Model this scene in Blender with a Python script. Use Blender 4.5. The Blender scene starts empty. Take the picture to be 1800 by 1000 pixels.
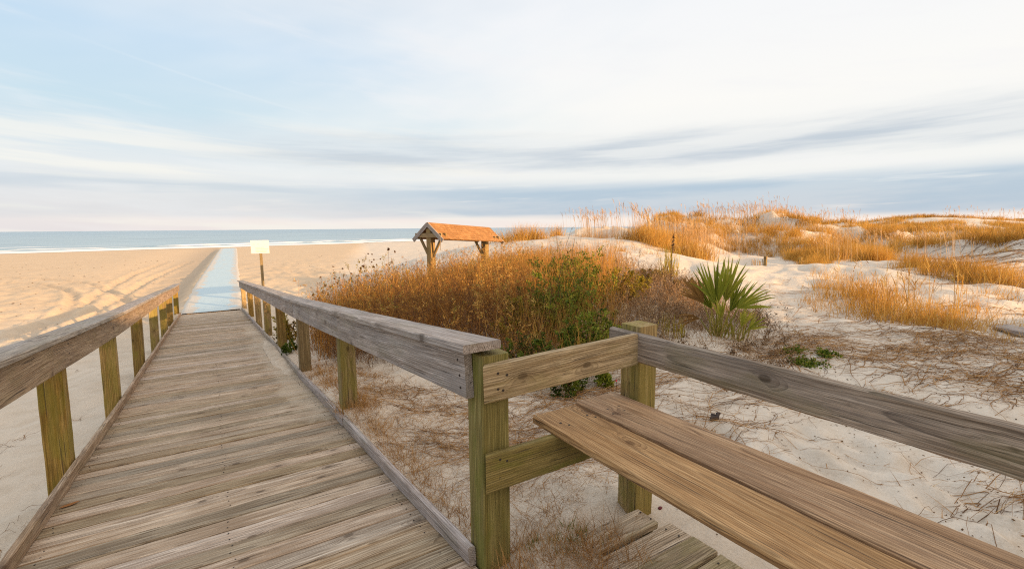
import bpy, bmesh, math, random
import numpy as np
from mathutils import Vector

random.seed(7); np.random.seed(5)
RNG = np.random.default_rng(11)
scene = bpy.context.scene
COL = scene.collection
R_ = math.radians

# ---------------------------------------------------------------- camera geometry
SKYLIFT, SUN_E, EXPO, SKYK = .22, 5.0, .72, .625
FPX, YAW, PITCH, ROLL, CAMH = 819.25, .56504, .121314, -.008086, 1.55
def cam_axes():
    f = np.array([math.sin(YAW)*math.cos(PITCH), math.cos(YAW)*math.cos(PITCH), -math.sin(PITCH)])
    r = np.array([math.cos(YAW), -math.sin(YAW), 0.])
    u = np.cross(r, f)
    c, s = math.cos(ROLL), math.sin(ROLL)
    return r*c+u*s, -r*s+u*c, f
AX_R, AX_U, AX_F = cam_axes()
def ray(x, y):
    return AX_R*(x-900)/FPX + AX_U*(500-y)/FPX + AX_F
def P(x, y, d):
    """world point on the sight line of photo point (x, y), d metres away along the ground"""
    v = ray(x, y); t = d/math.hypot(v[0], v[1])
    return np.array([v[0]*t, v[1]*t, CAMH+v[2]*t])
def G(x, y, z):
    v = ray(x, y); t = (z-CAMH)/v[2]
    return np.array([v[0]*t, v[1]*t, z])

# ---------------------------------------------------------------- noise
def _h(ix, iy, seed):
    n = (ix.astype(np.int64)*374761393 + iy.astype(np.int64)*668265263 + seed*1442695041) & 0x7fffffff
    n = ((n ^ (n >> 13))*1274126177) & 0x7fffffff
    n = n ^ (n >> 16)
    return (n & 0xffff)/65535.0
def vnoise(x, y, seed=0):
    ix, iy = np.floor(x), np.floor(y)
    fx, fy = x-ix, y-iy
    fx = fx*fx*fx*(fx*(fx*6-15)+10); fy = fy*fy*fy*(fy*(fy*6-15)+10)
    a, b = _h(ix, iy, seed), _h(ix+1, iy, seed)
    c, d = _h(ix, iy+1, seed), _h(ix+1, iy+1, seed)
    return (a*(1-fx)+b*fx)*(1-fy)+(c*(1-fx)+d*fx)*fy
def fbm(x, y, seed=0, oct=4):
    s, a, t = 0, 1., 0
    for i in range(oct):
        s = s+a*vnoise(x*2**i+17*i, y*2**i-9*i, seed+i); t += a; a *= .5
    return s/t
def sstep(a, b, x):
    t = np.clip((x-a)/(b-a), 0, 1)
    return t*t*(3-2*t)

# ---------------------------------------------------------------- ramp profile
_PY = [-6, 1.7, 4.2, 6.8, 11.6, 16.4, 19.6, 40]
_PZ = [0, 0, -.215, -.44, -.775, -1.13, -1.37, -1.75]
def deck_z(Y): return np.interp(Y, _PY, _PZ)
def ramp_dx(Y): return -.0135*np.maximum(np.asarray(Y, float)-1.7, 0)

# ---------------------------------------------------------------- terrain
SEA_Z = -2.34
def beach_w(X, Y): return -.182*X+.983*Y
def beach_z(X, Y):
    w = beach_w(X, Y)
    return np.where(w < 19, -1.36+(19-w)*.055, np.where(w < 122.8, -1.36-(w-19)*.00944, SEA_Z-(w-122.8)*.03))
CP = []
def cw(X, Y, z): CP.append((X, Y, z))
def cp(x, y, d): q = P(x, y, d); CP.append(tuple(q))
def cg(x, y, z): q = G(x, y, z); CP.append(tuple(q))
for X, Y, z in ((1.05,1.8,-.05),(2.0,1.75,-.05),(1.05,.3,-.2),(2.2,0,-.22),(3,-1.5,-.2),(1.05,4.35,-.13),(1.05,6.75,-.36),(1.02,9,-.56),
                (1.0,11.5,-.78),(.95,14,-.98),(.9,16.5,-1.18),(1.5,19.5,-1.36),(-1.1,1,-.42),(-1.1,4,-.5),(-1.15,7,-.66),(-1.2,12,-1.0),(-1.3,19.5,-1.40),
                (-2,3,-.5),(-3,1,-.45),(0,-4,-.5),(3,-4,-.2),(-3,-4,-.4),(2.6,4.2,-.2),(1.8,6,-.3),(2,9.5,-.5),(2,13,-.95),(3,17,-1.2),(5,-2,-.15),(8,-4,-.1),
                (14,-2,.1),(5,-12,0),(-6,-8,-.3)): cw(X, Y, z)
for a in np.linspace(-1.2, .28, 9):
    for r in (14, 20, 32, 55, 110):
        X, Y = r*math.sin(a), r*math.cos(a)
        if X < 2.2+Y*.10: cw(X, Y, float(beach_z(X, Y)))
for a in (-1.2, -.6, -.2):
    for r in (3.5, 7): cw(r*math.sin(a), r*math.cos(a), -.5-.06*(r-3.5)*max(0, math.cos(a)))
for x, y, z in ((1700,900,-.2),(1400,700,-.12),(1700,700,-.08),(1300,760,-.14),(1000,800,-.12),(780,720,-.2),(1790,800,-.12),
                (1400,610,0),(1500,600,.0),(1700,620,.02),(1250,640,-.03),(1450,545,.06),(1620,575,.05),(1760,590,.06)): cg(x, y, z)
for x, y, d in ((1265,598,6.8),(1330,562,8.4),(1300,520,10.5),(1420,482,13.2),(1480,470,15),(1400,498,12.2),(1560,492,13.2),(1750,500,14),(1650,452,22),(1720,441,23),(1800,431,24),(1790,470,17),
                (1800,450,20),(1500,442,24),(1400,462,20),(1340,470,18),(1300,462,20.5),(1230,455,20),(1200,432,22),(1140,424,20),(1185,447,17.5),
                (1050,416,22),(1060,407,24),(1000,418,24),(940,418,23),(900,421,21.5),(960,446,16.5),(1060,444,15),(1130,458,13.2),(1180,480,12),
                (880,455,18),(830,432,24),(760,448,24),(690,468,24),(640,484,23),
                (1330,368,36),(1290,380,35),(1240,392,33),(1190,402,30),(1400,384,38),(1450,398,42),(1500,405,46),(1560,410,52),(1620,408,56),(1685,388,60),(1760,387,62),(1800,393,62),(1850,392,62),(1900,400,60),
                (1350,412,30),(1400,432,27.5),(1470,447,25.5),(1580,425,34),(1680,428,38),(1740,418,44),(1640,415,45),(1790,410,48)): cp(x, y, d)
for a, r, z in ((.75,95,-1.2),(1.0,110,-1.0),(1.25,100,-.4),(1.5,80,.3),(.55,80,-1.9),(.45,60,-1.65),(2,40,.2),(2.6,30,0),(-2.4,30,-.2),(-1.7,30,-.9),(3.1,30,0),
                (.9,300,-1.6),(1.3,300,-1),(1.7,300,-.5),(2.4,300,0),(-2.2,300,0),(-1.5,300,-1.5),(.32,40,-1.5),(.35,30,-1.35)): cw(r*math.sin(a), r*math.cos(a), z)
CP = np.array(CP)
def _lp(X, Y):
    r = np.maximum(np.hypot(X, Y), .8)
    th = np.arctan2(X, Y)-YAW
    th = (th+math.pi) % (2*math.pi)-math.pi
    return np.stack([np.log(r), th*1.15], -1)
def _k(d2): return .5*d2*np.log(d2+1e-12)
_cpl = _lp(CP[:, 0], CP[:, 1])
_d2 = ((_cpl[:, None]-_cpl[None])**2).sum(-1)
_n = len(CP)
_A = np.zeros((_n+3, _n+3)); _A[:_n, :_n] = _k(_d2)+np.eye(_n)*2e-3
_A[:_n, _n] = 1; _A[:_n, _n+1:] = _cpl; _A[_n, :_n] = 1; _A[_n+1:, :_n] = _cpl.T
_W = np.linalg.solve(_A, np.concatenate([CP[:, 2], [0, 0, 0]]))
def tps(X, Y):
    sh = X.shape; q = _lp(X.ravel(), Y.ravel()); out = np.empty(len(q))
    for i in range(0, len(q), 20000):
        qq = q[i:i+20000]
        d2 = ((qq[:, None]-_cpl[None])**2).sum(-1)
        out[i:i+20000] = _k(d2) @ _W[:_n]+_W[_n]+qq @ _W[_n+1:]
    return out.reshape(sh)

# sun: to-sun azimuth behind the camera on the right
SUN_EL = R_(10.5)
SUN_AZ = np.array([.5, -.866])
def shade_ridge(X, Y):
    """unseen dune added behind the camera, its crest shaped to shade the walkway"""
    s = X*SUN_AZ[0]+Y*SUN_AZ[1]; u = X*.866+Y*.5
    crest = np.interp(u, [-40,-25,-8,2,5,6,7,7.6,8.4,9.4,13,30], [3.0,4.2,4.6,4.35,4.15,3.9,3.6,3.2,2.3,1.7,.8,.5])
    crest = crest+.5*(fbm(u*.5, s*.1+3, 91)-.5)
    return crest*np.exp(-((s-13.5)/4.2)**2)
MAT_L = [(318,549),(331,523),(345,497),(356,482),(366,468),(374,456),(380,447),(385,440),(388,436)]
MAT_R = [(425,543),(424,520),(423,498),(421,482),(419,470),(418.5,458),(418,448),(417.5,441),(417,437)]
def hit_beach(x, y):
    v = ray(x, y)
    if v[2] >= -1e-4: return None
    t = 5.
    for _ in range(60):
        p = v*t; zz = float(beach_z(np.array(p[0]), np.array(p[1])))
        t = t+.7*((CAMH-zz)/-v[2]-t)
    p = v*t
    return np.array([p[0], p[1]])
ML = np.array([hit_beach(*q) for q in MAT_L]); MR = np.array([hit_beach(*q) for q in MAT_R])
def mat_edges(Y):
    return np.interp(Y, ML[:, 1], ML[:, 0]), np.interp(Y, MR[:, 1], MR[:, 0])
TRACKS = []
for pts in ([(30,600),(110,550),(190,502),(235,478),(300,453),(345,441)],
            [(60,606),(128,560),(180,530),(262,484),(300,468),(345,450),(370,441)],
            [(0,497),(70,500),(118,510),(131,522),(120,540),(80,566),(10,596)],
            [(0,488),(75,491),(150,497),(205,508),(222,520),(214,538),(190,556)]):
    q = np.array([hit_beach(*p) for p in pts])
    t = np.linspace(0, 1, len(q)); tt = np.linspace(0, 1, 160)
    TRACKS.append(np.stack([np.interp(tt, t, q[:, 0]), np.interp(tt, t, q[:, 1])], -1))
for k in range(4):
    q = TRACKS[k]
    for _ in range(40):
        q[1:-1] = .5*q[1:-1]+.25*(q[2:]+q[:-2])
def track_dist(X, Y):
    d = np.full(X.shape, 9.)
    m = (X < 3) & (Y > 8) & (Y < 70)
    if m.any():
        x, y = X[m], Y[m]; dd = np.full(x.shape, 9.)
        for q in TRACKS:
            for i in range(0, len(q)-1):
                a, b = q[i], q[i+1]; e = b-a; L2 = e@e+1e-9
                t = np.clip(((x-a[0])*e[0]+(y-a[1])*e[1])/L2, 0, 1)
                dd = np.minimum(dd, np.hypot(x-a[0]-t*e[0], y-a[1]-t*e[1]))
        d[m] = dd
    return d
FEET = [(2.6+.33*i+random.uniform(-.1,.1), 1.15-.5*i+random.uniform(-.08,.08)) for i in range(5)]+[(3.3+.28*i, 2.2-.42*i+random.uniform(-.1,.1)) for i in range(6)]
FEET += [(float(P(1700,850,3)[0])+random.uniform(-1.2,1.6), float(P(1700,850,3)[1])+random.uniform(-1.,1.)) for _ in range(26)]
def terrain(X, Y, detail=True):
    X = np.asarray(X, float); Y = np.asarray(Y, float)
    r = np.hypot(X, Y)
    z = tps(X, Y)
    # open beach is planar
    bw = sstep(2.6, -1.2, X-1.3-np.maximum(Y-14, 0)*.28)*sstep(9, 20, Y)
    z = z*(1-bw)+beach_z(X, Y)*bw
    far = sstep(95, 180, r)*sstep(60, 110, beach_w(X, Y))
    z = z*(1-far)+beach_z(X, Y)*far
    z = z+shade_ridge(X, Y)*sstep(1.0, 6, X*SUN_AZ[0]+Y*SUN_AZ[1])
    if detail:
        ang = np.arctan2(X, Y)
        onland = 1-.93*bw
        dune = sstep(14, 24, r)*sstep(.42, .6, ang)*(1-bw)
        z = z+dune*((1-np.abs(fbm(X*.19, Y*.19, 5, 3)-.5)*5)*.95-.62+(fbm(X*.45, Y*.45, 15, 3)-.5)*1.15)*sstep(20, 30, r)*sstep(62, 40, r)
        z = z+(fbm(X*.8, Y*.8, 21, 3)-.5)*.16*onland*sstep(2, 6, r)+(fbm(X*.9+5, Y*.9, 27, 3)-.5)*.26*onland*sstep(6, 10, r)*sstep(30, 18, r)*sstep(.75, .95, ang)
        z = z+(fbm(X*2.6, Y*2.6, 33, 3)-.5)*.075*(.35+.65*onland)*sstep(60, 20, r)
        z = z+(fbm(X*9, Y*9, 43, 2)-.5)*.022*sstep(16, 6, r)
        # trampled beach
        z = z+bw*(fbm(X*1.7, Y*1.3, 61, 4)-.5)*.26*sstep(80, 22, r)+bw*(fbm(X*4.5, Y*3.5, 66, 3)-.5)*.09*sstep(45, 18, r)
        for fx, fy in FEET:
            d2 = ((X-fx)/.085)**2+((Y-fy)/.15)**2
            z = z-.065*np.exp(-d2)+.025*np.exp(-(np.sqrt(d2)-1.7)**2*3)
        td = track_dist(X, Y)
        z = z-.11*np.exp(-(td/.17)**2)+.08*np.exp(-((td-.33)/.14)**2)
        # bank on the left of the blue mat
        l, rr = mat_edges(np.clip(Y, 19.5, 118))
        inm = (Y > 19) & (Y < 118)
        v = l-X
        wid = np.interp(Y, [19, 60, 118], [4.5, 9, 12])
        z = np.where(inm & (v > -.1), z-.42*sstep(-.05, 1.0, v)*(1-sstep(.25, 1, v/wid))*sstep(118, 100, Y)*sstep(18.5, 22, Y), z)
        flat = inm & (v <= 0) & (X <= rr)
        z = np.where(flat, beach_z(X, Y), z)
    # the walkway runs in a cutting
    dz = deck_z(Y)
    dx = ramp_dx(Y)
    incorr = (X > -1.05+dx) & (X < .915+dx) & (Y < 19.75)
    z = np.where(incorr & (Y > -6), np.minimum(z, dz-.2), z)
    lft = (X <= -1.05+dx) & (X > -1.6+dx) & (Y < 20) & (Y > -6)
    z = np.where(lft, np.minimum(z, dz-.05), z)
    wp = np.where((X >= .915+dx) & (Y > -6), sstep(2.45, 1.95, X)*sstep(1.92, 1.70, Y), 0)
    z = z*(1-wp)+np.minimum(z, -.10)*wp
    return z
def gz(x, y): return float(terrain(np.array([x]), np.array([y]))[0])

# ---------------------------------------------------------------- material helpers
def new_mat(name):
    m = bpy.data.materials.new(name); m.use_nodes = True
    nt = m.node_tree; nt.nodes.clear()
    out = nt.nodes.new('ShaderNodeOutputMaterial')
    return m, nt, out
class NT:
    def __init__(s, nt): s.nt = nt
    def n(s, t, **kw):
        nd = s.nt.nodes.new(t)
        for k, v in kw.items():
            if k.startswith('_'): setattr(nd, k[1:], v)
        for k, v in kw.items():
            if not k.startswith('_'):
                nd.inputs[int(k[1:]) if k[0] == 'i' and k[1:].isdigit() else k].default_value = v
        return nd
    def l(s, a, b): s.nt.links.new(a, b)
    def put(s, v, sock):
        if hasattr(v, 'is_output') or isinstance(v, bpy.types.NodeSocket): s.l(v, sock)
        else: sock.default_value = v
    def math(s, op, a, b=0., c=None, clamp=False):
        nd = s.nt.nodes.new('ShaderNodeMath'); nd.operation = op; nd.use_clamp = clamp
        s.put(a, nd.inputs[0]); s.put(b, nd.inputs[1])
        if c is not None: s.put(c, nd.inputs[2])
        return nd.outputs[0]
    def vmath(s, op, a, b=None):
        nd = s.nt.nodes.new('ShaderNodeVectorMath'); nd.operation = op
        s.put(a, nd.inputs[0])
        if b is not None: s.put(b, nd.inputs[1])
        return nd.outputs[0]
    def mix(s, f, a, b, blend='MIX'):
        nd = s.nt.nodes.new('ShaderNodeMix'); nd.data_type = 'RGBA'; nd.blend_type = blend
        s.put(f, nd.inputs[0])
        s.put(a if not isinstance(a, tuple) else (*a, 1), nd.inputs[6])
        s.put(b if not isinstance(b, tuple) else (*b, 1), nd.inputs[7])
        return nd.outputs[2]
    def ramp(s, f, stops, interp='LINEAR'):
        nd = s.nt.nodes.new('ShaderNodeValToRGB'); cr = nd.color_ramp; cr.interpolation = interp
        while len(cr.elements) < len(stops): cr.elements.new(.5)
        for e, (p, c) in zip(cr.elements, stops):
            e.position = p; e.color = (*c, 1) if len(c) == 3 else c
        s.put(f, nd.inputs[0]); return nd.outputs[0]
    def sm(s, f, a, b):
        nd = s.nt.nodes.new('ShaderNodeMapRange'); nd.interpolation_type = 'SMOOTHSTEP'
        s.put(f, nd.inputs[0]); nd.inputs[1].default_value = a; nd.inputs[2].default_value = b
        return nd.outputs[0]
    def noise(s, vec, scale, detail=3, rough=.5, dist=0):
        nd = s.nt.nodes.new('ShaderNodeTexNoise')
        s.put(vec, nd.inputs['Vector']); nd.inputs['Scale'].default_value = scale
        nd.inputs['Detail'].default_value = detail; nd.inputs['Roughness'].default_value = rough
        nd.inputs['Distortion'].default_value = dist
        return nd.outputs['Fac']
    def attr(s, name):
        nd = s.nt.nodes.new('ShaderNodeAttribute'); nd.attribute_name = name; return nd
    def bump(s, h, strength, dist, normal=None):
        nd = s.nt.nodes.new('ShaderNodeBump'); nd.inputs['Strength'].default_value = strength
        nd.inputs['Distance'].default_value = dist; s.put(h, nd.inputs['Height'])
        if normal is not None: s.l(normal, nd.inputs['Normal'])
        return nd.outputs[0]

def wood(name, dark, mid, light, tone=.35, dust=False, green=.0, green_col=(.20,.21,.05), stain=.4, ringscale=26., grey=0.):
    """weathered timber; 'wc' is the position inside the board, 'rnd' one number per board"""
    m, nt, out = new_mat(name); N = NT(nt)
    wc = N.attr('wc').outputs['Vector']; rnd = N.attr('rnd').outputs['Fac']
    geo = N.n('ShaderNodeNewGeometry')
    # knots
    kv = N.vmath('MULTIPLY', wc, (2.6, 4.6, 0.))
    vor = N.n('ShaderNodeTexVoronoi', _feature='F1', _voronoi_dimensions='2D'); N.l(kv, vor.inputs['Vector']); vor.inputs['Scale'].default_value = 1.
    sep = N.n('ShaderNodeSeparateColor'); N.l(vor.outputs['Color'], sep.inputs[0])
    on = N.math('GREATER_THAN', sep.outputs[0], .74)
    kd = vor.outputs['Distance']
    knot = N.math('MULTIPLY', N.sm(kd, .085, .05), on)
    halo = N.math('MULTIPLY', N.sm(kd, .30, .05), on)
    # growth rings
    warp = N.noise(N.vmath('MULTIPLY', wc, (.9, 5., 5.)), 1., 2)
    sx = N.n('ShaderNodeSeparateXYZ'); N.l(wc, sx.inputs[0])
    y2 = N.math('POWER', sx.outputs[1], 2.); z2 = N.math('POWER', sx.outputs[2], 2.)
    rad = N.math('SQRT', N.math('ADD', y2, z2))
    rad = N.math('ADD', rad, N.math('MULTIPLY', warp, .05))
    rad = N.math('SUBTRACT', rad, N.math('MULTIPLY', halo, .022))
    ph = N.math('FRACT', N.math('MULTIPLY', rad, ringscale*4))
    late = N.math('POWER', ph, 2.2)
    late = N.math('MULTIPLY', late, N.sm(ph, 1.0, .9))
    # fibres and checks
    fib = N.noise(N.vmath('MULTIPLY', wc, (5., 260., 260.)), 1., 3, .6)
    fib2 = N.noise(N.vmath('MULTIPLY', wc, (1.3, 60., 60.)), 1., 3, .6)
    chk = N.sm(N.noise(N.vmath('MULTIPLY', wc, (1.6, 95., 95.)), 1., 2), .655, .70)
    blot = N.noise(N.vmath('MULTIPLY', wc, (2.2, 7., 7.)), 1., 4, .6)
    c = N.mix(N.sm(fib2, .25, .75), mid, light)
    lv = N.sm(N.noise(N.vmath('MULTIPLY', wc, (.7, 22., 22.)), 1., 3), .28, .68)
    c = N.mix(N.math('MULTIPLY', late, N.math('ADD', .30, N.math('MULTIPLY', lv, .66))), c, dark)
    c = N.mix(N.math('MULTIPLY', N.sm(fib, .60, .38), .60), c, dark)
    c = N.mix(N.math('MULTIPLY', N.sm(blot, .55, .30), stain), c, tuple(.55*x for x in mid))
    c = N.mix(N.math('MULTIPLY', N.sm(blot, .55, .8), stain*.6), c, light)
    # per board tone
    tv = N.math('ADD', N.math('MULTIPLY', rnd, tone*2), 1.-tone)
    cm = N.n('ShaderNodeCombineColor'); N.l(tv, cm.inputs[0]); N.l(tv, cm.inputs[1]); N.l(N.math('MULTIPLY', tv, N.math('ADD', N.math('MULTIPLY', rnd, .12), .94)), cm.inputs[2])
    c = N.mix(1., c, cm.outputs[0], 'MULTIPLY')
    hue = N.math('FRACT', N.math('MULTIPLY', rnd, 7.31)); hs = N.n('ShaderNodeHueSaturation'); N.l(c, hs.inputs['Color']); N.l(N.math('ADD', N.math('MULTIPLY', hue, .34*min(1., tone*4)), 1.-.12*min(1., tone*4)), hs.inputs['Saturation']); c = hs.outputs[0]
    if grey:
        g2 = N.sm(N.noise(N.vmath('MULTIPLY', wc, (.8, 9., 9.)), 1., 3), .42, .62)
        c = N.mix(N.math('MULTIPLY', g2, grey), c, (.36, .35, .36))
    if green:
        gn = N.noise(N.vmath('MULTIPLY', wc, (2.8, 8., 8.)), 1., 4, .6)
        c = N.mix(N.math('MULTIPLY', N.sm(N.math('ADD', gn, N.math('MULTIPLY', N.math('SUBTRACT', N.math('FRACT', N.math('MULTIPLY', rnd, 5.17)), .5), .28 if tone > .12 else 0.)), .48, .66), green), c, green_col)
    c = N.mix(N.math('MULTIPLY', halo, .30), c, dark)
    c = N.mix(N.math('MULTIPLY', knot, .6), c, tuple(.75*x for x in dark))
    c = N.mix(N.math('MULTIPLY', chk, .7), c, (.05, .038, .03))
    if dust:
        pos = geo.outputs['Position']; sp = N.n('ShaderNodeSeparateXYZ'); N.l(pos, sp.inputs[0])
        dn = N.noise(N.vmath('MULTIPLY', pos, (3., 2.2, 1.)), 1., 6, .68)
        side = N.math('MULTIPLY', N.sm(sp.outputs[0], .12, .80), N.math('MULTIPLY', N.sm(sp.outputs[1], 3.2, 6.), N.sm(sp.outputs[1], 18., 12.)))
        endm = N.sm(sp.outputs[1], 14.5, 19.2)
        dm = N.math('MAXIMUM', N.math('MULTIPLY', side, .62), N.math('MULTIPLY', endm, .5))
        dm = N.math('MAXIMUM', dm, .06)
        m_ = N.sm(N.math('ADD', dn, N.math('SUBTRACT', N.math('MULTIPLY', dm, .75), .66)), .0, .24)
        c = N.mix(N.math('MULTIPLY', m_, .6), c, (.54,.45,.34))
    b = N.n('ShaderNodeBsdfPrincipled'); N.l(c, b.inputs['Base Color'])
    b.inputs['Roughness'].default_value = .78; b.inputs['Specular IOR Level'].default_value = .25
    h = N.math('SUBTRACT', N.math('MULTIPLY', fib2, .6), N.math('ADD', N.math('MULTIPLY', late, .5), N.math('MULTIPLY', chk, 1.4)))
    h = N.math('ADD', h, N.math('MULTIPLY', fib, .3))
    N.l(N.bump(h, .55, .0035), b.inputs['Normal'])
    N.l(b.outputs[0], out.inputs[0])
    return m

M = {}
M['deck'] = wood('deck_timber', (.095,.058,.033), (.45,.325,.215), (.76,.65,.51), tone=.25, dust=True, green=.0, stain=.6)
M['rail'] = wood('rail_timber', (.10,.070,.053), (.375,.31,.255), (.68,.605,.54), tone=.10, green=.14, green_col=(.22,.23,.11), stain=.6, grey=.30)
M['railwarm'] = wood('left_rail_timber', (.10,.055,.03), (.41,.275,.17), (.65,.50,.36), tone=.10, green=.08, stain=.6, grey=.06)
M['post'] = wood('post_timber', (.08,.05,.016), (.33,.22,.085), (.54,.40,.20), tone=.26, green=.5, green_col=(.22,.20,.03), stain=.5)
M['corner'] = wood('corner_post_timber', (.09,.075,.022), (.255,.205,.065), (.39,.33,.14), tone=.1, green=.6, green_col=(.165,.17,.028), stain=.5)
M['crossrail'] = wood('cross_rail_timber', (.10,.062,.028), (.44,.315,.175), (.70,.57,.38), tone=.08, green=.30, green_col=(.27,.23,.07), stain=.4)
M['lower'] = wood('seat_support_timber', (.09,.07,.022), (.27,.205,.065), (.42,.33,.14), tone=.08, green=.65, green_col=(.165,.165,.026), stain=.6)
M['backrail'] = wood('back_rail_timber', (.055,.036,.024), (.31,.225,.155), (.57,.46,.36), tone=.05, green=.30, green_col=(.18,.16,.06), stain=.45, grey=.16)
M['seatback'] = wood('rear_seat_timber', (.10,.048,.024), (.43,.252,.132), (.65,.445,.27), tone=.05, green=0, stain=.5, grey=.05)
M['seatfront'] = wood('front_seat_timber', (.12,.055,.022), (.49,.275,.118), (.69,.455,.235), tone=.05, green=.0, stain=.4)
M['platform'] = wood('platform_timber', (.095,.062,.034), (.50,.385,.245), (.73,.61,.44), tone=.2, green=.35, green_col=(.23,.21,.06), stain=.6)
M['kioskwood'] = wood('shelter_timber', (.14,.085,.035), (.33,.22,.09), (.46,.33,.16), tone=.1, green=.1, stain=.3)

def plain(name, col, rough=.7, var=.25, scale=8, bump=0.):
    m, nt, out = new_mat(name); N = NT(nt)
    g = N.n('ShaderNodeTexCoord')
    f = N.noise(g.outputs['Object'], scale, 4, .6)
    c = N.mix(f, tuple(x*(1-var) for x in col), tuple(min(1, x*(1+var)) for x in col))
    b = N.n('ShaderNodeBsdfPrincipled', Roughness=rough); N.l(c, b.inputs['Base Color'])
    b.inputs['Specular IOR Level'].default_value = .25
    if bump: N.l(N.bump(f, .5, bump), b.inputs['Normal'])
    N.l(b.outputs[0], out.inputs[0]); return m
def foliage(name, stops, trans=.3, rough=.6):
    """'tone' is one number per leaf or blade"""
    m, nt, out = new_mat(name); N = NT(nt)
    c = N.ramp(N.attr('tone').outputs['Fac'], stops)
    d = N.n('ShaderNodeBsdfPrincipled', Roughness=rough); N.l(c, d.inputs['Base Color']); d.inputs['Specular IOR Level'].default_value = .2
    t = N.n('ShaderNodeBsdfTranslucent'); N.l(c, t.inputs[0])
    mx = N.n('ShaderNodeMixShader'); mx.inputs[0].default_value = trans
    N.l(d.outputs[0], mx.inputs[1]); N.l(t.outputs[0], mx.inputs[2]); N.l(mx.outputs[0], out.inputs[0])
    return m
M['dunegrass'] = foliage('dune_grass', [(0,(.11,.065,.018)),(.2,(.30,.15,.028)),(.5,(.54,.295,.055)),(.8,(.68,.42,.105)),(.93,(.70,.52,.22)),(1,(.20,.20,.035))], .35)
M['oats'] = foliage('sea_oat_stalks', [(0,(.42,.23,.09)),(.5,(.58,.36,.16)),(1,(.66,.46,.25))], .35)
M['dryweed'] = foliage('dry_weed', [(0,(.09,.05,.03)),(.25,(.25,.115,.04)),(.5,(.46,.22,.05)),(.75,(.58,.315,.07)),(.92,(.64,.42,.14)),(1,(.26,.22,.04))], .35)
M['deadtangle'] = foliage('dead_tangle', [(0,(.09,.055,.03)),(.4,(.25,.145,.07)),(.75,(.44,.28,.14)),(1,(.60,.45,.26))], .15)
M['green'] = foliage('green_leaves', [(0,(.045,.075,.010)),(.4,(.115,.165,.018)),(.8,(.21,.25,.028)),(1,(.36,.33,.04))], .35)
M['bright'] = foliage('bright_green_leaves', [(0,(.04,.07,.010)),(.5,(.15,.205,.022)),(1,(.38,.38,.045))], .35)
M['yellowleaf'] = foliage('yellow_green_leaves', [(0,(.15,.10,.015)),(.4,(.30,.23,.025)),(1,(.48,.38,.05))], .4)
M['twig'] = foliage('brown_twigs', [(0,(.09,.05,.028)),(.5,(.21,.12,.05)),(1,(.36,.21,.09))], .0)
M['straw'] = foliage('straw', [(0,(.09,.042,.018)),(.35,(.24,.115,.036)),(.7,(.43,.225,.07)),(1,(.60,.40,.18))], .15)
M['frond'] = foliage('palm_fronds', [(0,(.13,.155,.014)),(.5,(.29,.31,.03)),(1,(.52,.46,.07))], .35, .4)
M['frondbrown'] = foliage('dead_palm_fronds', [(0,(.15,.07,.025)),(.5,(.28,.14,.035)),(1,(.40,.22,.06))], .3, .5)
M['petiole'] = foliage('palm_stems', [(0,(.17,.16,.02)),(.5,(.30,.26,.04)),(1,(.46,.35,.10))], .2, .5)
M['nail'] = plain('rusted_nails', (.05,.04,.035), .6)
M['signwhite'] = plain('white_sign_paint', (.80,.78,.72), .5, .04, 3)
M['letter'] = plain('grey_lettering', (.50,.46,.44), .6, .05)
M['letterred'] = plain('faded_red_lettering', (.66,.48,.42), .6, .05)
M['rope'] = plain('rope', (.25,.19,.12), .9)
M['darkwood'] = plain('charred_driftwood', (.06,.045,.04), .9, .5, 30)
M['paper'] = plain('white_litter', (.8,.8,.8), .6, .05)
M['pink'] = plain('pink_petals', (.75,.06,.10), .6, .2, 60)
M['leafbrown'] = plain('fallen_leaf', (.30,.13,.04), .7, .3, 40)
M['leafyellow'] = plain('yellow_leaf', (.45,.33,.03), .7, .2, 40)
M['leafmaroon'] = plain('maroon_leaf', (.13,.018,.02), .6, .3, 40)
M['seedhead'] = plain('dark_seed_heads', (.10,.05,.025), .8, .4, 60)
M['wall'] = plain('tan_boards', (.50,.40,.28), .8, .15, 4)

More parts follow.
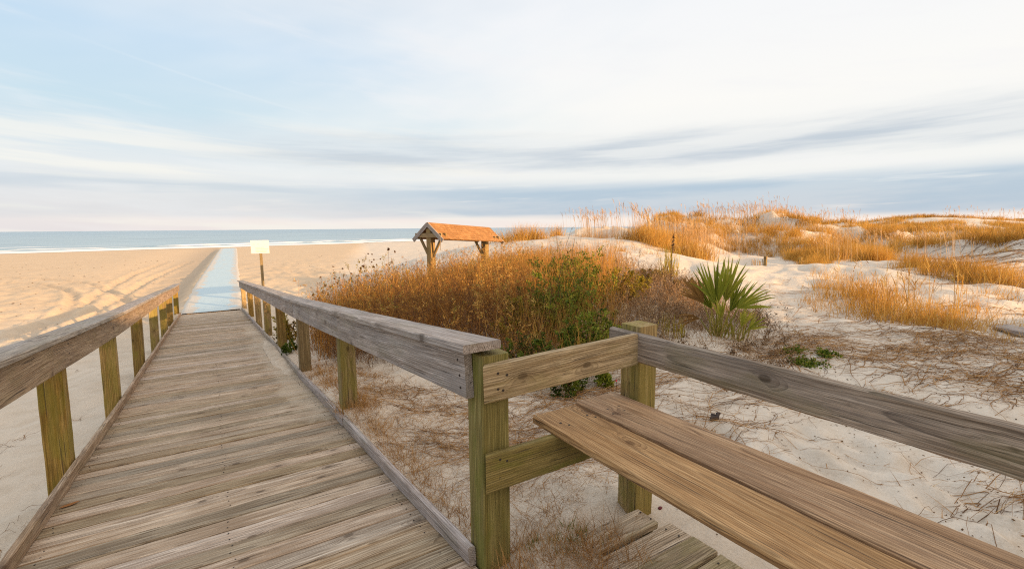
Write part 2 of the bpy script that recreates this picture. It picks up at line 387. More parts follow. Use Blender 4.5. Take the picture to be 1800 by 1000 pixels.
def sand_mat():
    m, nt, out = new_mat('sand'); N = NT(nt)
    pos = N.n('ShaderNodeNewGeometry').outputs['Position']
    tan = N.attr('tan').outputs['Fac']; damp_grey = N.attr('damp_grey').outputs['Fac']; litter = N.attr('litter').outputs['Fac']
    n1 = N.noise(pos, .35, 4, .55); n2 = N.noise(pos, 3.5, 5, .6); n3 = N.noise(pos, 60, 3, .6); n4 = N.noise(pos, 420, 2, .6)
    dune = N.mix(n1, (.60,.525,.43), (.72,.65,.56))
    beach = N.mix(n1, (.58,.44,.295), (.68,.535,.375))
    c = N.mix(tan, dune, beach)
    c = N.mix(N.math('MULTIPLY', N.sm(n2, .62, .3), .30), c, (.40,.31,.21))
    c = N.mix(N.math('MULTIPLY', N.sm(n3, .60, .25), .22), c, (.36,.29,.21))
    c = N.mix(N.math('MULTIPLY', N.sm(n4, .66, .76), .35), c, (.16,.12,.09))
    c = N.mix(N.math('MULTIPLY', damp_grey, .8), c, (.33,.27,.21))
    ln = N.math('MULTIPLY', litter, N.sm(N.noise(pos, 11, 5, .7), .42, .62))
    c = N.mix(N.math('MULTIPLY', ln, .6), c, (.26,.18,.10))
    b = N.n('ShaderNodeBsdfPrincipled', Roughness=.92); N.l(c, b.inputs['Base Color']); b.inputs['Specular IOR Level'].default_value = .12
    b1 = N.bump(n2, .5, .05)
    rip = N.noise(N.vmath('MULTIPLY', pos, (1., 3.2, 1.)), 5., 3, .55)
    b2 = N.bump(rip, .4, .02, b1)
    b3 = N.bump(n3, .55, .008, b2)
    N.l(b3, b.inputs['Normal']); N.l(b.outputs[0], out.inputs[0])
    return m
M['sand'] = sand_mat()

# ---------------------------------------------------------------- object helpers
def link(o): COL.objects.link(o); return o
def tag(o, label=None, cat=None, group=None, kind=None):
    if label: o['label'] = label
    if cat: o['category'] = cat
    if group: o['group'] = group
    if kind: o['kind'] = kind
    return o
def empty(name, loc, label, cat, group=None):
    o = bpy.data.objects.new(name, None); o.location = loc; o.empty_display_size = .1
    link(o); return tag(o, label, cat, group)
OFF = {}
class MB:
    """collects vertices, faces and the per-point attributes of ONE mesh object"""
    def __init__(s): s.v = []; s.f = []; s.wc = []; s.rnd = []; s.mi = []; s.n = 0
    def add(s, verts, faces, wc=None, rnd=0., mi=0):
        verts = np.asarray(verts, float)
        s.v.append(verts); k = len(verts)
        s.f += [tuple(i+s.n for i in f) for f in faces]; s.mi += [mi]*len(faces)
        s.wc.append(verts if wc is None else np.asarray(wc, float))
        s.rnd.append(np.full(k, rnd) if np.isscalar(rnd) else np.asarray(rnd)); s.n += k
    def build(s, name, mats, parent=None, smooth=False, tone=False):
        me = bpy.data.meshes.new(name)
        V = np.concatenate(s.v)
        off = np.array(parent.location) if parent is not None and parent.type == 'EMPTY' else (OFF[parent.name] if parent is not None else np.zeros(3))
        me.from_pydata((V-off).tolist(), [], s.f); me.update()
        mats = mats if isinstance(mats, (list, tuple)) else [mats]
        for m in mats: me.materials.append(m)
        if len(mats) > 1: me.polygons.foreach_set('material_index', np.array(s.mi, np.int32))
        if tone:
            me.attributes.new('tone', 'FLOAT', 'POINT').data.foreach_set('value', np.concatenate(s.rnd).astype(np.float32))
        else:
            me.attributes.new('wc', 'FLOAT_VECTOR', 'POINT').data.foreach_set('vector', np.concatenate(s.wc).astype(np.float32).ravel())
            me.attributes.new('rnd', 'FLOAT', 'POINT').data.foreach_set('value', np.concatenate(s.rnd).astype(np.float32))
        if smooth: me.polygons.foreach_set('use_smooth', np.ones(len(me.polygons), bool))
        o = bpy.data.objects.new(name, me); link(o)
        if parent is not None: o.parent = parent; OFF[o.name] = off
        return o
def unit(v): v = np.asarray(v, float); return v/np.linalg.norm(v)
def board(mb, a, b, W, T, up=(0, 0, 1), bev=.004, wob=.0012, step=.14, skew=(0., 0.), mi=0, rnd=None, crown=0., tilt=None):
    """one timber from a to b (centre line); W across, T along 'up'"""
    a = np.asarray(a, float); b = np.asarray(b, float); L = np.linalg.norm(b-a)
    ex = (b-a)/L; ez = unit(np.asarray(up, float)-ex*np.dot(up, ex)); ey = np.cross(ez, ex)
    w, t = W/2, T/2
    prof = np.array([(-w+bev,-t),(w-bev,-t),(w,-t+bev),(w,t-bev),(w-bev,t),(-w+bev,t),(-w,t-bev),(-w,-t+bev)])
    n = max(2, int(L/step)+1)
    rnd = random.random() if rnd is None else rnd
    ox, oy, oz = random.uniform(0, 60), random.uniform(-.12, .12)*1.2, random.choice((-1, 1))*random.uniform(.02, .10)
    sl, sl2 = random.uniform(-.03, .03), random.uniform(-.012, .012)
    V = []; C = []
    ph = random.uniform(0, 6)
    for i in range(n):
        x = L*i/(n-1)
        j = 1+np.random.uniform(-1, 1, (8, 2))*wob/np.array([w, t])
        p = prof*j
        bow = crown*math.sin(math.pi*i/(n-1))+wob*1.5*math.sin(x*1.9+ph)
        ax = np.full(8, x)
        if i == 0: ax = ax+skew[0]*p[:, 1]/t
        if i == n-1: ax = ax+skew[1]*p[:, 1]/t
        V.append(a+np.outer(ax, ex)+np.outer(p[:, 0], ey)+np.outer(p[:, 1]+bow, ez))
        C.append(np.stack([ax+ox, p[:, 0]+oy+sl*x, p[:, 1]+oz+sl2*x], -1))
    F = []
    for i in range(n-1):
        for k in range(8):
            k2 = (k+1) % 8
            F.append((i*8+k, i*8+k2, (i+1)*8+k2, (i+1)*8+k))
    F.append(tuple(range(7, -1, -1))); F.append(tuple((n-1)*8+k for k in range(8)))
    mb.add(np.concatenate(V), F, np.concatenate(C), rnd, mi)
def nail(mb, p, nrm, r=.0045, mi=1):
    nrm = unit(nrm); t = unit(np.cross(nrm, (.3, .5, .81))); b = np.cross(nrm, t)
    ang = np.linspace(0, 2*math.pi, 8)[:-1]
    V = [np.asarray(p)+nrm*.0009+r*(math.cos(q)*t+math.sin(q)*b) for q in ang]
    V += [np.asarray(p)-nrm*.002+r*(math.cos(q)*t+math.sin(q)*b) for q in ang]
    F = [tuple(range(7))]+[(k, k+7, (k+1) % 7+7, (k+1) % 7) for k in range(7)]
    mb.add(V, F, None, .5, mi)
def tube(mb, pts, rad, sides=5, rnd=.5, mi=0):
    pts = np.asarray(pts, float); n = len(pts)
    rad = np.full(n, rad) if np.isscalar(rad) else np.asarray(rad)
    V = []
    for i in range(n):
        d = unit(pts[min(i+1, n-1)]-pts[max(i-1, 0)])
        t = unit(np.cross(d, (.31, .77, .2) if abs(d[2]) > .5 else (0, 0, 1))); b = np.cross(d, t)
        for k in range(sides):
            q = 2*math.pi*k/sides
            V.append(pts[i]+rad[i]*(math.cos(q)*t+math.sin(q)*b))
    F = [(i*sides+k, i*sides+(k+1) % sides, (i+1)*sides+(k+1) % sides, (i+1)*sides+k) for i in range(n-1) for k in range(sides)]
    F.append(tuple(range(sides-1, -1, -1))); F.append(tuple((n-1)*sides+k for k in range(sides)))
    mb.add(V, F, None, rnd, mi)

# ---------------------------------------------------------------- fast blade meshes
class Blades:
    def __init__(s): s.V = []; s.Q = []; s.T = []; s.n = 0
    def raw(s, V, Q, tone):
        s.V.append(V.reshape(-1, 3)); s.Q.append(Q+s.n); s.T.append(tone); s.n += len(V.reshape(-1, 3))
    def add(s, base, vec, width, bend, tone, seg=3, tip=.12):
        """base (n,3); vec (n,3) root-to-tip chord; bend (n,3) offset at the tip added quadratically"""
        n = len(base)
        if n == 0: return
        t = np.linspace(0, 1, seg+1)
        c = base[:, None]+vec[:, None]*t[None, :, None]+bend[:, None]*(t**2)[None, :, None]
        a = RNG.uniform(0, 2*math.pi, n)
        side = np.stack([np.cos(a), np.sin(a), RNG.uniform(-.25, .25, n)], -1)
        wt = (1-(1-tip)*t**1.3)
        o = side[:, None]*(width[:, None]*wt[None])[..., None]*.5
        V = np.stack([c-o, c+o], 2)                    # n, seg+1, 2, 3
        i = np.arange(n)[:, None]*(2*(seg+1))+np.arange(seg)[None]*2
        Q = np.stack([i, i+1, i+3, i+2], -1).reshape(-1, 4)
        s.raw(V, Q, np.repeat(tone, 2*(seg+1)))
    def quads(s, cen, ax, side, tone):
        """small leaves: centre, half-length vector, half-width vector"""
        V = np.stack([cen-ax, cen+side-ax*.1, cen+ax, cen-side-ax*.1], 1)
        Q = np.arange(len(cen)*4).reshape(-1, 4)
        s.raw(V, Q, np.repeat(tone, 4))
    def build(s, name, mat, parent=None, off=None):
        V = np.concatenate(s.V).astype(np.float32); Q = np.concatenate(s.Q).astype(np.int32); T = np.concatenate(s.T).astype(np.float32)
        if off is not None: V = V-np.asarray(off, np.float32)
        me = bpy.data.meshes.new(name)
        me.vertices.add(len(V)); me.vertices.foreach_set('co', V.ravel())
        me.loops.add(Q.size); me.loops.foreach_set('vertex_index', Q.ravel())
        me.polygons.add(len(Q)); me.polygons.foreach_set('loop_start', np.arange(0, Q.size, 4, dtype=np.int32))
        me.update(calc_edges=True)
        me.attributes.new('tone', 'FLOAT', 'POINT').data.foreach_set('value', T)
        me.materials.append(mat)
        o = bpy.data.objects.new(name, me); link(o)
        if parent is not None: o.parent = parent
        return o
def rvec(n, zlo=-1., zhi=1.):
    a = RNG.uniform(0, 2*math.pi, n); z = RNG.uniform(zlo, zhi, n)
    r = np.sqrt(np.maximum(0, 1-z*z)); return np.stack([r*np.cos(a), r*np.sin(a), z], -1)
def clip01(x): return np.clip(x, 0, 1)

# ================================================================ THE SETTING
def mesh_grid(name, V, nr, na, closed, mat, attrs=None, smooth=True):
    i = np.arange(nr-1)[:, None]*na; j = np.arange(na if closed else na-1)[None]
    j2 = (j+1) % na
    Q = np.stack([i+j, i+j2, i+na+j2, i+na+j], -1).reshape(-1, 4).astype(np.int32)
    me = bpy.data.meshes.new(name)
    me.vertices.add(len(V)); me.vertices.foreach_set('co', V.astype(np.float32).ravel())
    me.loops.add(Q.size); me.loops.foreach_set('vertex_index', Q.ravel())
    me.polygons.add(len(Q)); me.polygons.foreach_set('loop_start', np.arange(0, Q.size, 4, dtype=np.int32))
    me.update(calc_edges=True)
    if smooth: me.polygons.foreach_set('use_smooth', np.ones(len(Q), bool))
    for k, v in (attrs or {}).items():
        me.attributes.new(k, 'FLOAT', 'POINT').data.foreach_set('value', v.astype(np.float32).ravel())
    me.materials.append(mat)
    o = bpy.data.objects.new(name, me); return link(o)

th = np.concatenate([np.arange(-1.02, 1.02, .0042), np.arange(1.02, 2*math.pi-1.02, .045)])+YAW
rr = [.35]
while rr[-1] < 170: rr.append(rr[-1]*(1.0125 if rr[-1] < 60 else 1.03))
rr += [220, 320, 500, 900, 2000, 5000, 14000]
rr = np.array(rr)[::-1]
TH, RR = np.meshgrid(th, rr)
GX, GY = RR*np.sin(TH), RR*np.cos(TH)
GZ = terrain(GX, GY)
GZ[-1] = GZ[-1].mean()
GZ[:5] = np.where(beach_w(GX[:5], GY[:5]) > 100, -30., -2.2)
bw_ = sstep(2.6, -1.2, GX-1.3-np.maximum(GY-14, 0)*.28)*(.25+.75*sstep(8, 30, beach_w(GX, GY)))
_l, _r = mat_edges(np.clip(GY, 19.5, 118))
damp_grey = sstep(116, 122.5, beach_w(GX, GY))
damp_grey = np.maximum(damp_grey, .55*((GY > 19) & (GY < 118) & (GX < _l))*sstep(0, .6, _l-GX)*sstep(np.interp(GY, [19, 118], [3.4, 7.]), .8, _l-GX))  # greyer strip of sand along the left edge of the mat
tdist = track_dist(GX, GY)
damp_grey = np.maximum(damp_grey, .30*np.exp(-(tdist/.2)**2))
def in_poly(X, Y, poly):
    c = np.zeros(X.shape, bool); n = len(poly)
    for k in range(n):
        (x1, y1), (x2, y2) = poly[k], poly[(k+1) % n]
        m = (y1 > Y) != (y2 > Y)
        with np.errstate(divide='ignore', invalid='ignore'):
            c ^= m & (X < (x2-x1)*(Y-y1)/(y2-y1+1e-12)+x1)
    return c
def gpt(x, y, z=-.2): q = G(x, y, z); return (q[0], q[1])
def ppt(x, y, d): q = P(x, y, d); return (q[0], q[1])
THICKET = [gpt(640,655,-.35), gpt(720,645,-.3), gpt(800,650), gpt(880,680), gpt(960,705), gpt(1060,690), gpt(1110,640), gpt(1200,612), gpt(1300,608), gpt(1330,585,-.05),
           ppt(1300,500,10), ppt(1200,500,11.5), ppt(1090,470,13), ppt(960,460,14.5), ppt(860,460,15.5), ppt(760,470,16), ppt(690,500,15.5), ppt(620,520,13.5), ppt(560,560,10), ppt(540,580,8.3)]
inth = in_poly(GX, GY, THICKET).astype(float)
lit = inth*.75
lit = np.maximum(lit, .32*sstep(.46, .62, fbm(GX*.7, GY*.7, 71, 4))*(GX > .9)*sstep(14, 8, RR)*sstep(-1, .5, GY))
lit = np.maximum(lit, .8*(np.hypot((GX-1.3)/.5, (GY-1.55)/.35) < 1))
ground = mesh_grid('ground', np.stack([GX, GY, GZ], -1).reshape(-1, 3), len(rr), len(th), True, M['sand'], {'tan': bw_, 'damp_grey': damp_grey, 'litter': lit})
tag(ground, kind='structure')
# plug the tiny hole under the camera
mb = MB(); q0 = np.stack([GX[-1], GY[-1], GZ[-1]], -1); mb.add(q0, [tuple(range(len(q0)-1, -1, -1))])
me_ = ground.data
bmx = bmesh.new(); bmx.from_mesh(me_); bmx.verts.ensure_lookup_table()
k0 = (len(rr)-1)*len(th); bmx.faces.new([bmx.verts[k0+i] for i in range(len(th))]); bmx.normal_update(); bmx.to_mesh(me_); bmx.free()
if me_.polygons[len(me_.polygons)//2].normal.z < 0: me_.flip_normals()

# sea --------------------------------------------------------------
def sea_mat():
    m, nt, out = new_mat('sea_water'); N = NT(nt)
    pos = N.n('ShaderNodeNewGeometry').outputs['Position']
    w = N.vmath('DOT_PRODUCT', pos, (-.182, .983, 0)); w = w.node.outputs['Value']
    a = N.vmath('DOT_PRODUCT', pos, (.983, .182, 0)); a = a.node.outputs['Value']
    cmb = N.n('ShaderNodeCombineXYZ'); N.l(a, cmb.inputs[0]); N.l(w, cmb.inputs[1])
    st = N.vmath('MULTIPLY', cmb.outputs[0], (.02, .16, 0))
    big = N.noise(st, 1., 4, .55)
    st2 = N.vmath('MULTIPLY', cmb.outputs[0], (.06, .5, 0))
    mid = N.noise(st2, 1., 4, .6)
    edge = N.math('ADD', w, N.math('MULTIPLY', N.math('SUBTRACT', N.noise(N.vmath('MULTIPLY', cmb.outputs[0], (.05, .02, 0)), 1., 4), .5), 9.))
    f1 = N.math('MULTIPLY', N.math('MAXIMUM', N.sm(edge, 137., 131.), N.math('MULTIPLY', N.sm(edge, 158., 140.), N.sm(mid, .47, .56))), N.sm(edge, 119., 121.))
    f2 = N.math('MULTIPLY', N.math('MULTIPLY', N.sm(edge, 152., 146.), N.sm(edge, 139., 142.)), N.sm(big, .44, .54))
    f3 = N.math('MULTIPLY', N.math('MULTIPLY', N.sm(edge, 178., 171.), N.sm(edge, 164., 168.)), N.sm(big, .52, .60))
    f2 = N.math('MAXIMUM', f2, f3)
    foam = N.math('MINIMUM', N.math('ADD', f1, f2), 1.)
    foam = N.math('MULTIPLY', foam, N.sm(mid, .25, .5))
    col = N.mix(N.sm(w, 140., 900.), (.25,.37,.43), (.18,.31,.41))
    col = N.mix(N.math('MULTIPLY', N.sm(big, .50, .62), .75), col, (.05,.11,.15))  # dark streaks: shading of the waves put into the water colour
    b = N.n('ShaderNodeBsdfPrincipled', Roughness=.22); N.l(col, b.inputs['Base Color']); b.inputs['IOR'].default_value = 1.33
    N.l(N.bump(N.math('ADD', mid, N.math('MULTIPLY', big, 2.)), .35, .5), b.inputs['Normal'])
    fo = N.n('ShaderNodeBsdfDiffuse'); fo.inputs[0].default_value = (.86,.87,.87,1)
    mx = N.n('ShaderNodeMixShader'); N.l(foam, mx.inputs[0]); N.l(b.outputs[0], mx.inputs[1]); N.l(fo.outputs[0], mx.inputs[2])
    N.l(mx.outputs[0], out.inputs[0]); return m
ws = np.concatenate([np.arange(118, 175, .8), np.geomspace(175, 14000, 60)]); al = np.concatenate([-np.geomspace(14000, 420, 20), np.linspace(-400, 400, 161), np.geomspace(420, 14000, 20)])
A_, W_ = np.meshgrid(al, ws)
hump = .42*np.exp(-((W_-141-6*(fbm(A_*.02, W_*0, 3)-.5))/1.6)**2)*sstep(.42, .58, fbm(A_*.018, W_*0+4, 8, 2))
sx_, sy_ = A_*.983-W_*.182, A_*.182+W_*.983
sea = mesh_grid('sea', np.stack([sx_, sy_, SEA_Z+hump], -1).reshape(-1, 3), len(ws), len(al), False, sea_mat())
tag(sea, kind='structure')
if sea.data.polygons[0].normal.z < 0: sea.data.flip_normals()

# blue beach mat -----------------------------------------------------
def mat_mat():
    m, nt, out = new_mat('blue_mat'); N = NT(nt)
    pos = N.n('ShaderNodeNewGeometry').outputs['Position']
    n = N.noise(pos, .8, 5, .6); n2 = N.noise(N.vmath('MULTIPLY', pos, (1., 5., 1.)), 3., 4, .6)
    sand = N.sm(N.noise(N.vmath('MULTIPLY', pos, (1., .25, 1.)), 1.2, 5, .65), .52, .72)
    c = N.mix(n, (.42,.555,.625), (.48,.60,.65))
    c = N.mix(N.math('MULTIPLY', N.sm(n2, .5, .75), .35), c, (.55,.64,.665))
    sp = N.n('ShaderNodeSeparateXYZ'); N.l(pos, sp.inputs[0])
    sand = N.math('MULTIPLY', sand, N.sm(sp.outputs[1], 25., 75.))
    ed = N.attr('edge').outputs['Fac']
    en = N.noise(N.vmath('MULTIPLY', pos, (1., .5, 1.)), 1.6, 5, .65)
    sand = N.math('MAXIMUM', sand, N.sm(N.math('SUBTRACT', en, N.math('MULTIPLY', ed, 1.25)), .22, .36))
    seam = N.math('ABSOLUTE', N.math('SUBTRACT', N.math('FRACT', N.math('MULTIPLY', sp.outputs[1], .33)), .5))
    c = N.mix(N.math('MULTIPLY', N.sm(seam, .02, .008), .35), c, (.25,.36,.43))
    c = N.mix(N.math('MULTIPLY', sand, .85), c, (.60,.50,.38))
    b = N.n('ShaderNodeBsdfPrincipled', Roughness=.5); N.l(c, b.inputs['Base Color']); N.l(N.bump(n2, .2, .02), b.inputs['Normal'])
    N.l(b.outputs[0], out.inputs[0]); return m
ny, nx = 140, 24
ys = np.geomspace(19.62, 113, ny); V = []
for y in ys:
    l, r = mat_edges(y)
    j1 = .05*(vnoise(np.array(y*.9), np.array(3.))-.5)*min(1, (y-19.6)*.3); j2 = .06*(vnoise(np.array(y*.7), np.array(8.))-.5)*min(1, (y-19.6)*.3)
    xs = np.linspace(l+j1, r+j2, nx); z = beach_z(xs, np.full(nx, y))+.035
    z = z+.02*(fbm(xs*1.1, np.full(nx, y*.8), 13, 3)-.5)
    z[0] -= .05; z[-1] -= .05
    V.append(np.stack([xs, np.full(nx, y), z], -1))
beach_mat = mesh_grid('beach_mat', np.concatenate(V), ny, nx, False, mat_mat(), {'edge': np.tile(np.minimum(np.linspace(0, 1, nx), np.linspace(1, 0, nx)), ny)})
if beach_mat.data.polygons[0].normal.z < 0: beach_mat.data.flip_normals()
tag(beach_mat, 'long pale blue access mat laid across the sand to the sea', 'beach mat')

# ================================================================ BOARDWALK
def rp(x, Y, h): return np.array([x+float(ramp_dx(Y)), Y, float(deck_z(Y))+h])
walk = empty('boardwalk', (0, 1.7, 0), 'weathered plank boardwalk sloping down between its railings to the sand', 'boardwalk')
mb = MB(); Y = -3.0
while Y < 19.55:
    w = random.choice((.138,.138,.140,.142)); gap = random.uniform(.004, .011)
    yc = Y+w/2; s = (float(deck_z(yc+.05))-float(deck_z(yc-.05)))/.1
    nrm = (0, -s, 1)
    xl, xr = -.965+random.uniform(-.018, .012), .918
    if yc < 1.68: xr = .93
    jz = random.uniform(-.0025, .0025)
    a = rp(xl, yc+random.uniform(-.002, .002), -.019+jz+random.uniform(-.0015, .0015)); b = rp(xr, yc+random.uniform(-.002, .002), -.019+jz)
    board(mb, a, b, w, .038, up=nrm, bev=.005, wob=.0016, step=.16)
    if yc < 9:
        for fx in (.045, .5, .955):
            for dy in (-.035, .035):
                p = a+(b-a)*(fx+random.uniform(-.006, .006)); p = p+np.array([0, dy, 0])+unit(nrm)*.0195+np.array([0, 0, s*dy])
                nail(mb, p, nrm, .0042)
    Y += w+gap
mb.build('deck_boards', [M['deck'], M['nail']], walk)
def along(mb, x, y0, y1, h, W, T, vert=True, mid=None, **kw):
    """timber that follows the ramp, split where its slope changes"""
    ys = [y0]+[v for v in (4.2, 6.8, 11.6, 16.4) if y0+.3 < v < y1-.3]+[y1]
    for q0, q1 in zip(ys[:-1], ys[1:]):
        up = (1, 0, 0) if vert else (0, 0, 1)
        board(mb, rp(x, q0, h), rp(x, q1, h), W, T, up=up, **kw)
for side, x in ((1, .905), (-1, -.95)):
    segs = [(1.79, 6.72), (6.735, 11.55), (11.56, 16.35), (16.36, 19.5)] if side > 0 else [(-3, 1.95), (1.96, 6.9), (6.91, 11.75), (11.76, 16.4), (16.41, 19.6)]
    for y0, y1 in segs:
        mb = MB(); r_ = random.random()
        along(mb, x+random.uniform(-.004, .004), y0, y1, .047, .089, .038, rnd=r_, bev=.006, wob=.002, step=.1, skew=(0, 0))
        mb.build('curb', M['rail' if side > 0 else 'railwarm'], walk)
mb = MB()
for x in (-.90, 0, .86):
    for q0, q1 in ((-3, 1.7), (1.7, 6.8), (6.8, 11.6), (11.6, 16.4), (16.4, 19.5)): board(mb, rp(x, q0, -.135), rp(x, q1, -.135), .18, .04, up=(1, 0, 0))
mb.build('joists', M['deck'], walk)

YR = [1.71, 4.35, 6.75, 9.1, 11.4, 13.8, 16.4, 19.7]
YL = [-2.6, -.2, 2.15, 4.55, 6.80, 9.35, 12.0, 14.3, 16.6, 19.9]
def post(mb, x0, x1, y0, y1, z0, z1, lean=0., rnd=None):
    xc, yc = (x0+x1)/2, (y0+y1)/2
    board(mb, (xc-lean*(z1-z0), yc, z0), (xc, yc, z1), x1-x0, y1-y0, up=(0, 1, 0), bev=.007, wob=.0015, step=.12, rnd=rnd)
rail_r = empty('railing', (.99, 1.78, 0), 'grey timber railing on the right of the ramp, beside the dry weeds', 'railing')
for i, y in enumerate(YR):
    dx = float(ramp_dx(y)); mb = MB(); dz = float(deck_z(y))
    post(mb, .927+dx, 1.067+dx, y, y+.14, dz-.75, dz+(1.0 if i == 0 else 1.022), lean=random.uniform(-.006, .006) if i else 0, rnd=.5 if i == 0 else None)
    mb.build('post', M['corner'] if i == 0 else M['post'], rail_r)
for y0, y1 in ((1.79, 6.83), (6.838, 11.47), (11.478, 16.47), (16.478, 19.9)):
    mb = MB(); r_ = random.random()
    along(mb, .906, y0, y1, .912, .205, .038, rnd=r_, bev=.004, wob=.0009, step=.12)
    for yy in [v+.07 for v in YR if y0 < v+.07 < y1][:4]+([y0+.05] if y0 < 2 else []):
        for hh in (.85, .905, .975): nail(mb, rp(.8862, yy+random.uniform(-.02, .02), hh), (-1, 0, 0), .006)
    mb.build('side_rail', [M['rail'], M['nail']], rail_r)
for y0, y1 in ((1.715, 6.80), (6.81, 11.5), (11.51, 16.45), (16.46, 19.95)):
    mb = MB(); r_ = random.random()
    along(mb, .935, y0, y1, 1.045, .186, .038, vert=False, rnd=r_, bev=.005, wob=.0009, step=.12)
    mb.build('handrail_cap', M['rail'], rail_r)
rail_l = empty('railing', (-1.04, 1.78, 0), 'brownish timber railing on the left of the ramp, beside the open beach', 'railing')
for i, y in enumerate(YL):
    dx = float(ramp_dx(y)); mb = MB(); dz = float(deck_z(y))
    post(mb, -1.112+dx, -.972+dx, y, y+.14, dz-.85, dz+1.022, lean=.02+random.uniform(-.006, .006))
    mb.build('post', M['post'], rail_l)
for y0, y1 in ((-3, 1.9), (1.908, 6.92), (6.93, 11.9), (11.91, 16.6), (16.61, 20.1)):
    mb = MB(); r_ = random.random()
    along(mb, -.95, y0, y1, .912, .205, .038, rnd=r_, bev=.004, wob=.0009, step=.12)
    for yy in [v+.07 for v in YL if y0 < v+.07 < y1]:
        for hh in (.85, .905, .975): nail(mb, rp(-.9302, yy+random.uniform(-.02, .02), hh), (1, 0, 0), .006)
    mb.build('side_rail', [M['railwarm'], M['nail']], rail_l)
for y0, y1 in ((-3, 2.2), (2.21, 6.95), (6.96, 11.9), (11.91, 16.6), (16.61, 20.15)):
    mb = MB(); r_ = random.random()
    along(mb, -.978, y0, y1, 1.045, .19, .038, vert=False, rnd=r_, bev=.005, wob=.0009, step=.12)
    mb.build('handrail_cap', M['rail'], rail_l)

# viewing platform ---------------------------------------------------
plat = empty('viewing_platform', (1.5, .5, 0), 'low plank platform under the bench, its board ends ragged and half buried in straw', 'platform')
mb = MB(); Y = 1.675; k = 0
while Y > -3:
    w = random.choice((.14, .145)); gap = (.03 if k == 0 else random.uniform(.006, .014))
    xe = (1.90, 1.928, 1.925, 1.93, 1.912)[k] if k < 5 else 1.92+random.uniform(-.03, .03)
    a = np.array([.945, Y-w/2, -.019+random.uniform(-.003, .003)]); b = np.array([xe, Y-w/2+random.uniform(-.004, .004), -.019+random.uniform(-.004, .004)])
    if k == 0: b[0] = 1.872
    board(mb, a, b, w, .038, bev=.005, wob=.002, step=.1, skew=(0, random.uniform(-.004, .004)))
    for fx in (1.0, 1.45, 1.86):
        for dy in (-.035, .035): nail(mb, (fx+random.uniform(-.01, .01), Y-w/2+dy, .0005+.003), (0, 0, 1), .005)
    Y -= w+gap; k += 1
mb.build('floor_boards', [M['platform'], M['nail']], plat)
mb = MB()
for x in (1.0, 1.42, 1.82): board(mb, (x, 1.6, -.10), (x, -3, -.10), .12, .04, up=(1, 0, 0))
mb.build('joists', M['platform'], plat)

guard = empty('guard_rail', (1.95, 1.77, 0), 'brown single-board guard rail around the platform, behind the bench', 'guard rail')
for y in (1.70, -.75, -3.2):
    mb = MB(); post(mb, 1.886, 2.026, y, y+.14, -.9, 1.015)
    mb.build('post', M['post'], guard)
mb = MB(); board(mb, (1.866, 1.885, .912), (1.866, -3.4, .912), .15, .038, up=(1, 0, 0), bev=.006, wob=.0022, step=.09, rnd=.45)
o = mb.build('back_rail', M['backrail'], guard)
mb = MB(); board(mb, (.930, 1.6905, .886), (1.846, 1.6905, .905), .165, .038, up=(0, -1, 0), bev=.005, wob=.0018, step=.06, skew=(-.016, 0), rnd=.5)
for x, z in ((.985,.93),(.985,.86),(1.03,.915),(1.01,.85)): nail(mb, (x, 1.671, z), (0, -1, 0), .006)
mb.build('cross_rail', [M['crossrail'], M['nail']], guard)

bench = empty('bench', (1.6, 1.2, 0), 'brown timber bench of two long seat planks facing the boardwalk', 'bench')
mb = MB(); board(mb, (1.426, 1.845, .591), (1.434, -2.6, .591), .276, .038, bev=.006, wob=.0015, step=.12, rnd=.5, skew=(0, 0))
for x in (1.35, 1.52):
    nail(mb, (x, 1.70, .6105), (0, 0, 1), .006); nail(mb, (x+.02, 1.66, .6105), (0, 0, 1), .005)
tag(mb.build('seat_plank', [M['seatfront'], M['nail']], bench), 'yellowish brown front seat plank')
mb = MB(); board(mb, (1.733, 1.872, .591), (1.737, -2.6, .591), .283, .038, bev=.006, wob=.0015, step=.12, rnd=.5)
for x in (1.66, 1.74, 1.82):
    nail(mb, (x, 1.70, .6105), (0, 0, 1), .006); nail(mb, (x-.02, 1.64, .6105), (0, 0, 1), .006)
tag(mb.build('seat_plank', [M['seatback'], M['nail']], bench), 'greyer rear seat plank')
mb = MB(); board(mb, (.922, 1.6805, .488), (1.882, 1.6805, .484), .172, .038, up=(0, -1, 0), bev=.005, wob=.0018, step=.06, skew=(-.01, 0), rnd=.5)
for x, z in ((.985,.545),(.985,.46),(1.02,.53),(1.02,.45)): nail(mb, (x, 1.661, z), (0, -1, 0), .006)
mb.build('seat_support', [M['lower'], M['nail']], bench)
mb = MB(); board(mb, (1.28, -.7, .488), (1.882, -.7, .488), .172, .038, up=(0, -1, 0)); mb.build('seat_support', M['lower'], bench)
mb = MB(); post(mb, 1.36, 1.45, -.675, -.585, .0, .57); mb.build('leg', M['post'], bench)

# sand blown over the ramp and the platform ------------------------------
def drift(name, cx, cy, rx, ry, h, zf, label, seed, ang=0., shape=None, lit=.45):
    n1, n2 = 40, 40; u = np.linspace(-1, 1, n1); v = np.linspace(-1, 1, n2)
    U, Vv = np.meshgrid(u, v)
    X = cx+rx*U*math.cos(ang)-ry*Vv*math.sin(ang); Yy = cy+rx*U*math.sin(ang)+ry*Vv*math.cos(ang)
    prof = 1-(U**2+Vv**2)+1.1*(fbm(X*3.2, Yy*3.2, seed, 4)-.5)
    if shape is not None: prof = prof+shape(X, Yy)
    Z = zf(X, Yy)+np.clip(prof, -.6, 1.2)*h
    o = mesh_grid(name, np.stack([X, Yy, Z], -1).reshape(-1, 3), n2, n1, False, M['sand'], {'tan': np.zeros(X.shape)+.35, 'damp_grey': np.zeros(X.shape)+.1, 'litter': lit*np.ones(X.shape)})
    if o.data.polygons[0].normal.z < 0: o.data.flip_normals()
    tag(o, label, 'sand drift'); return o
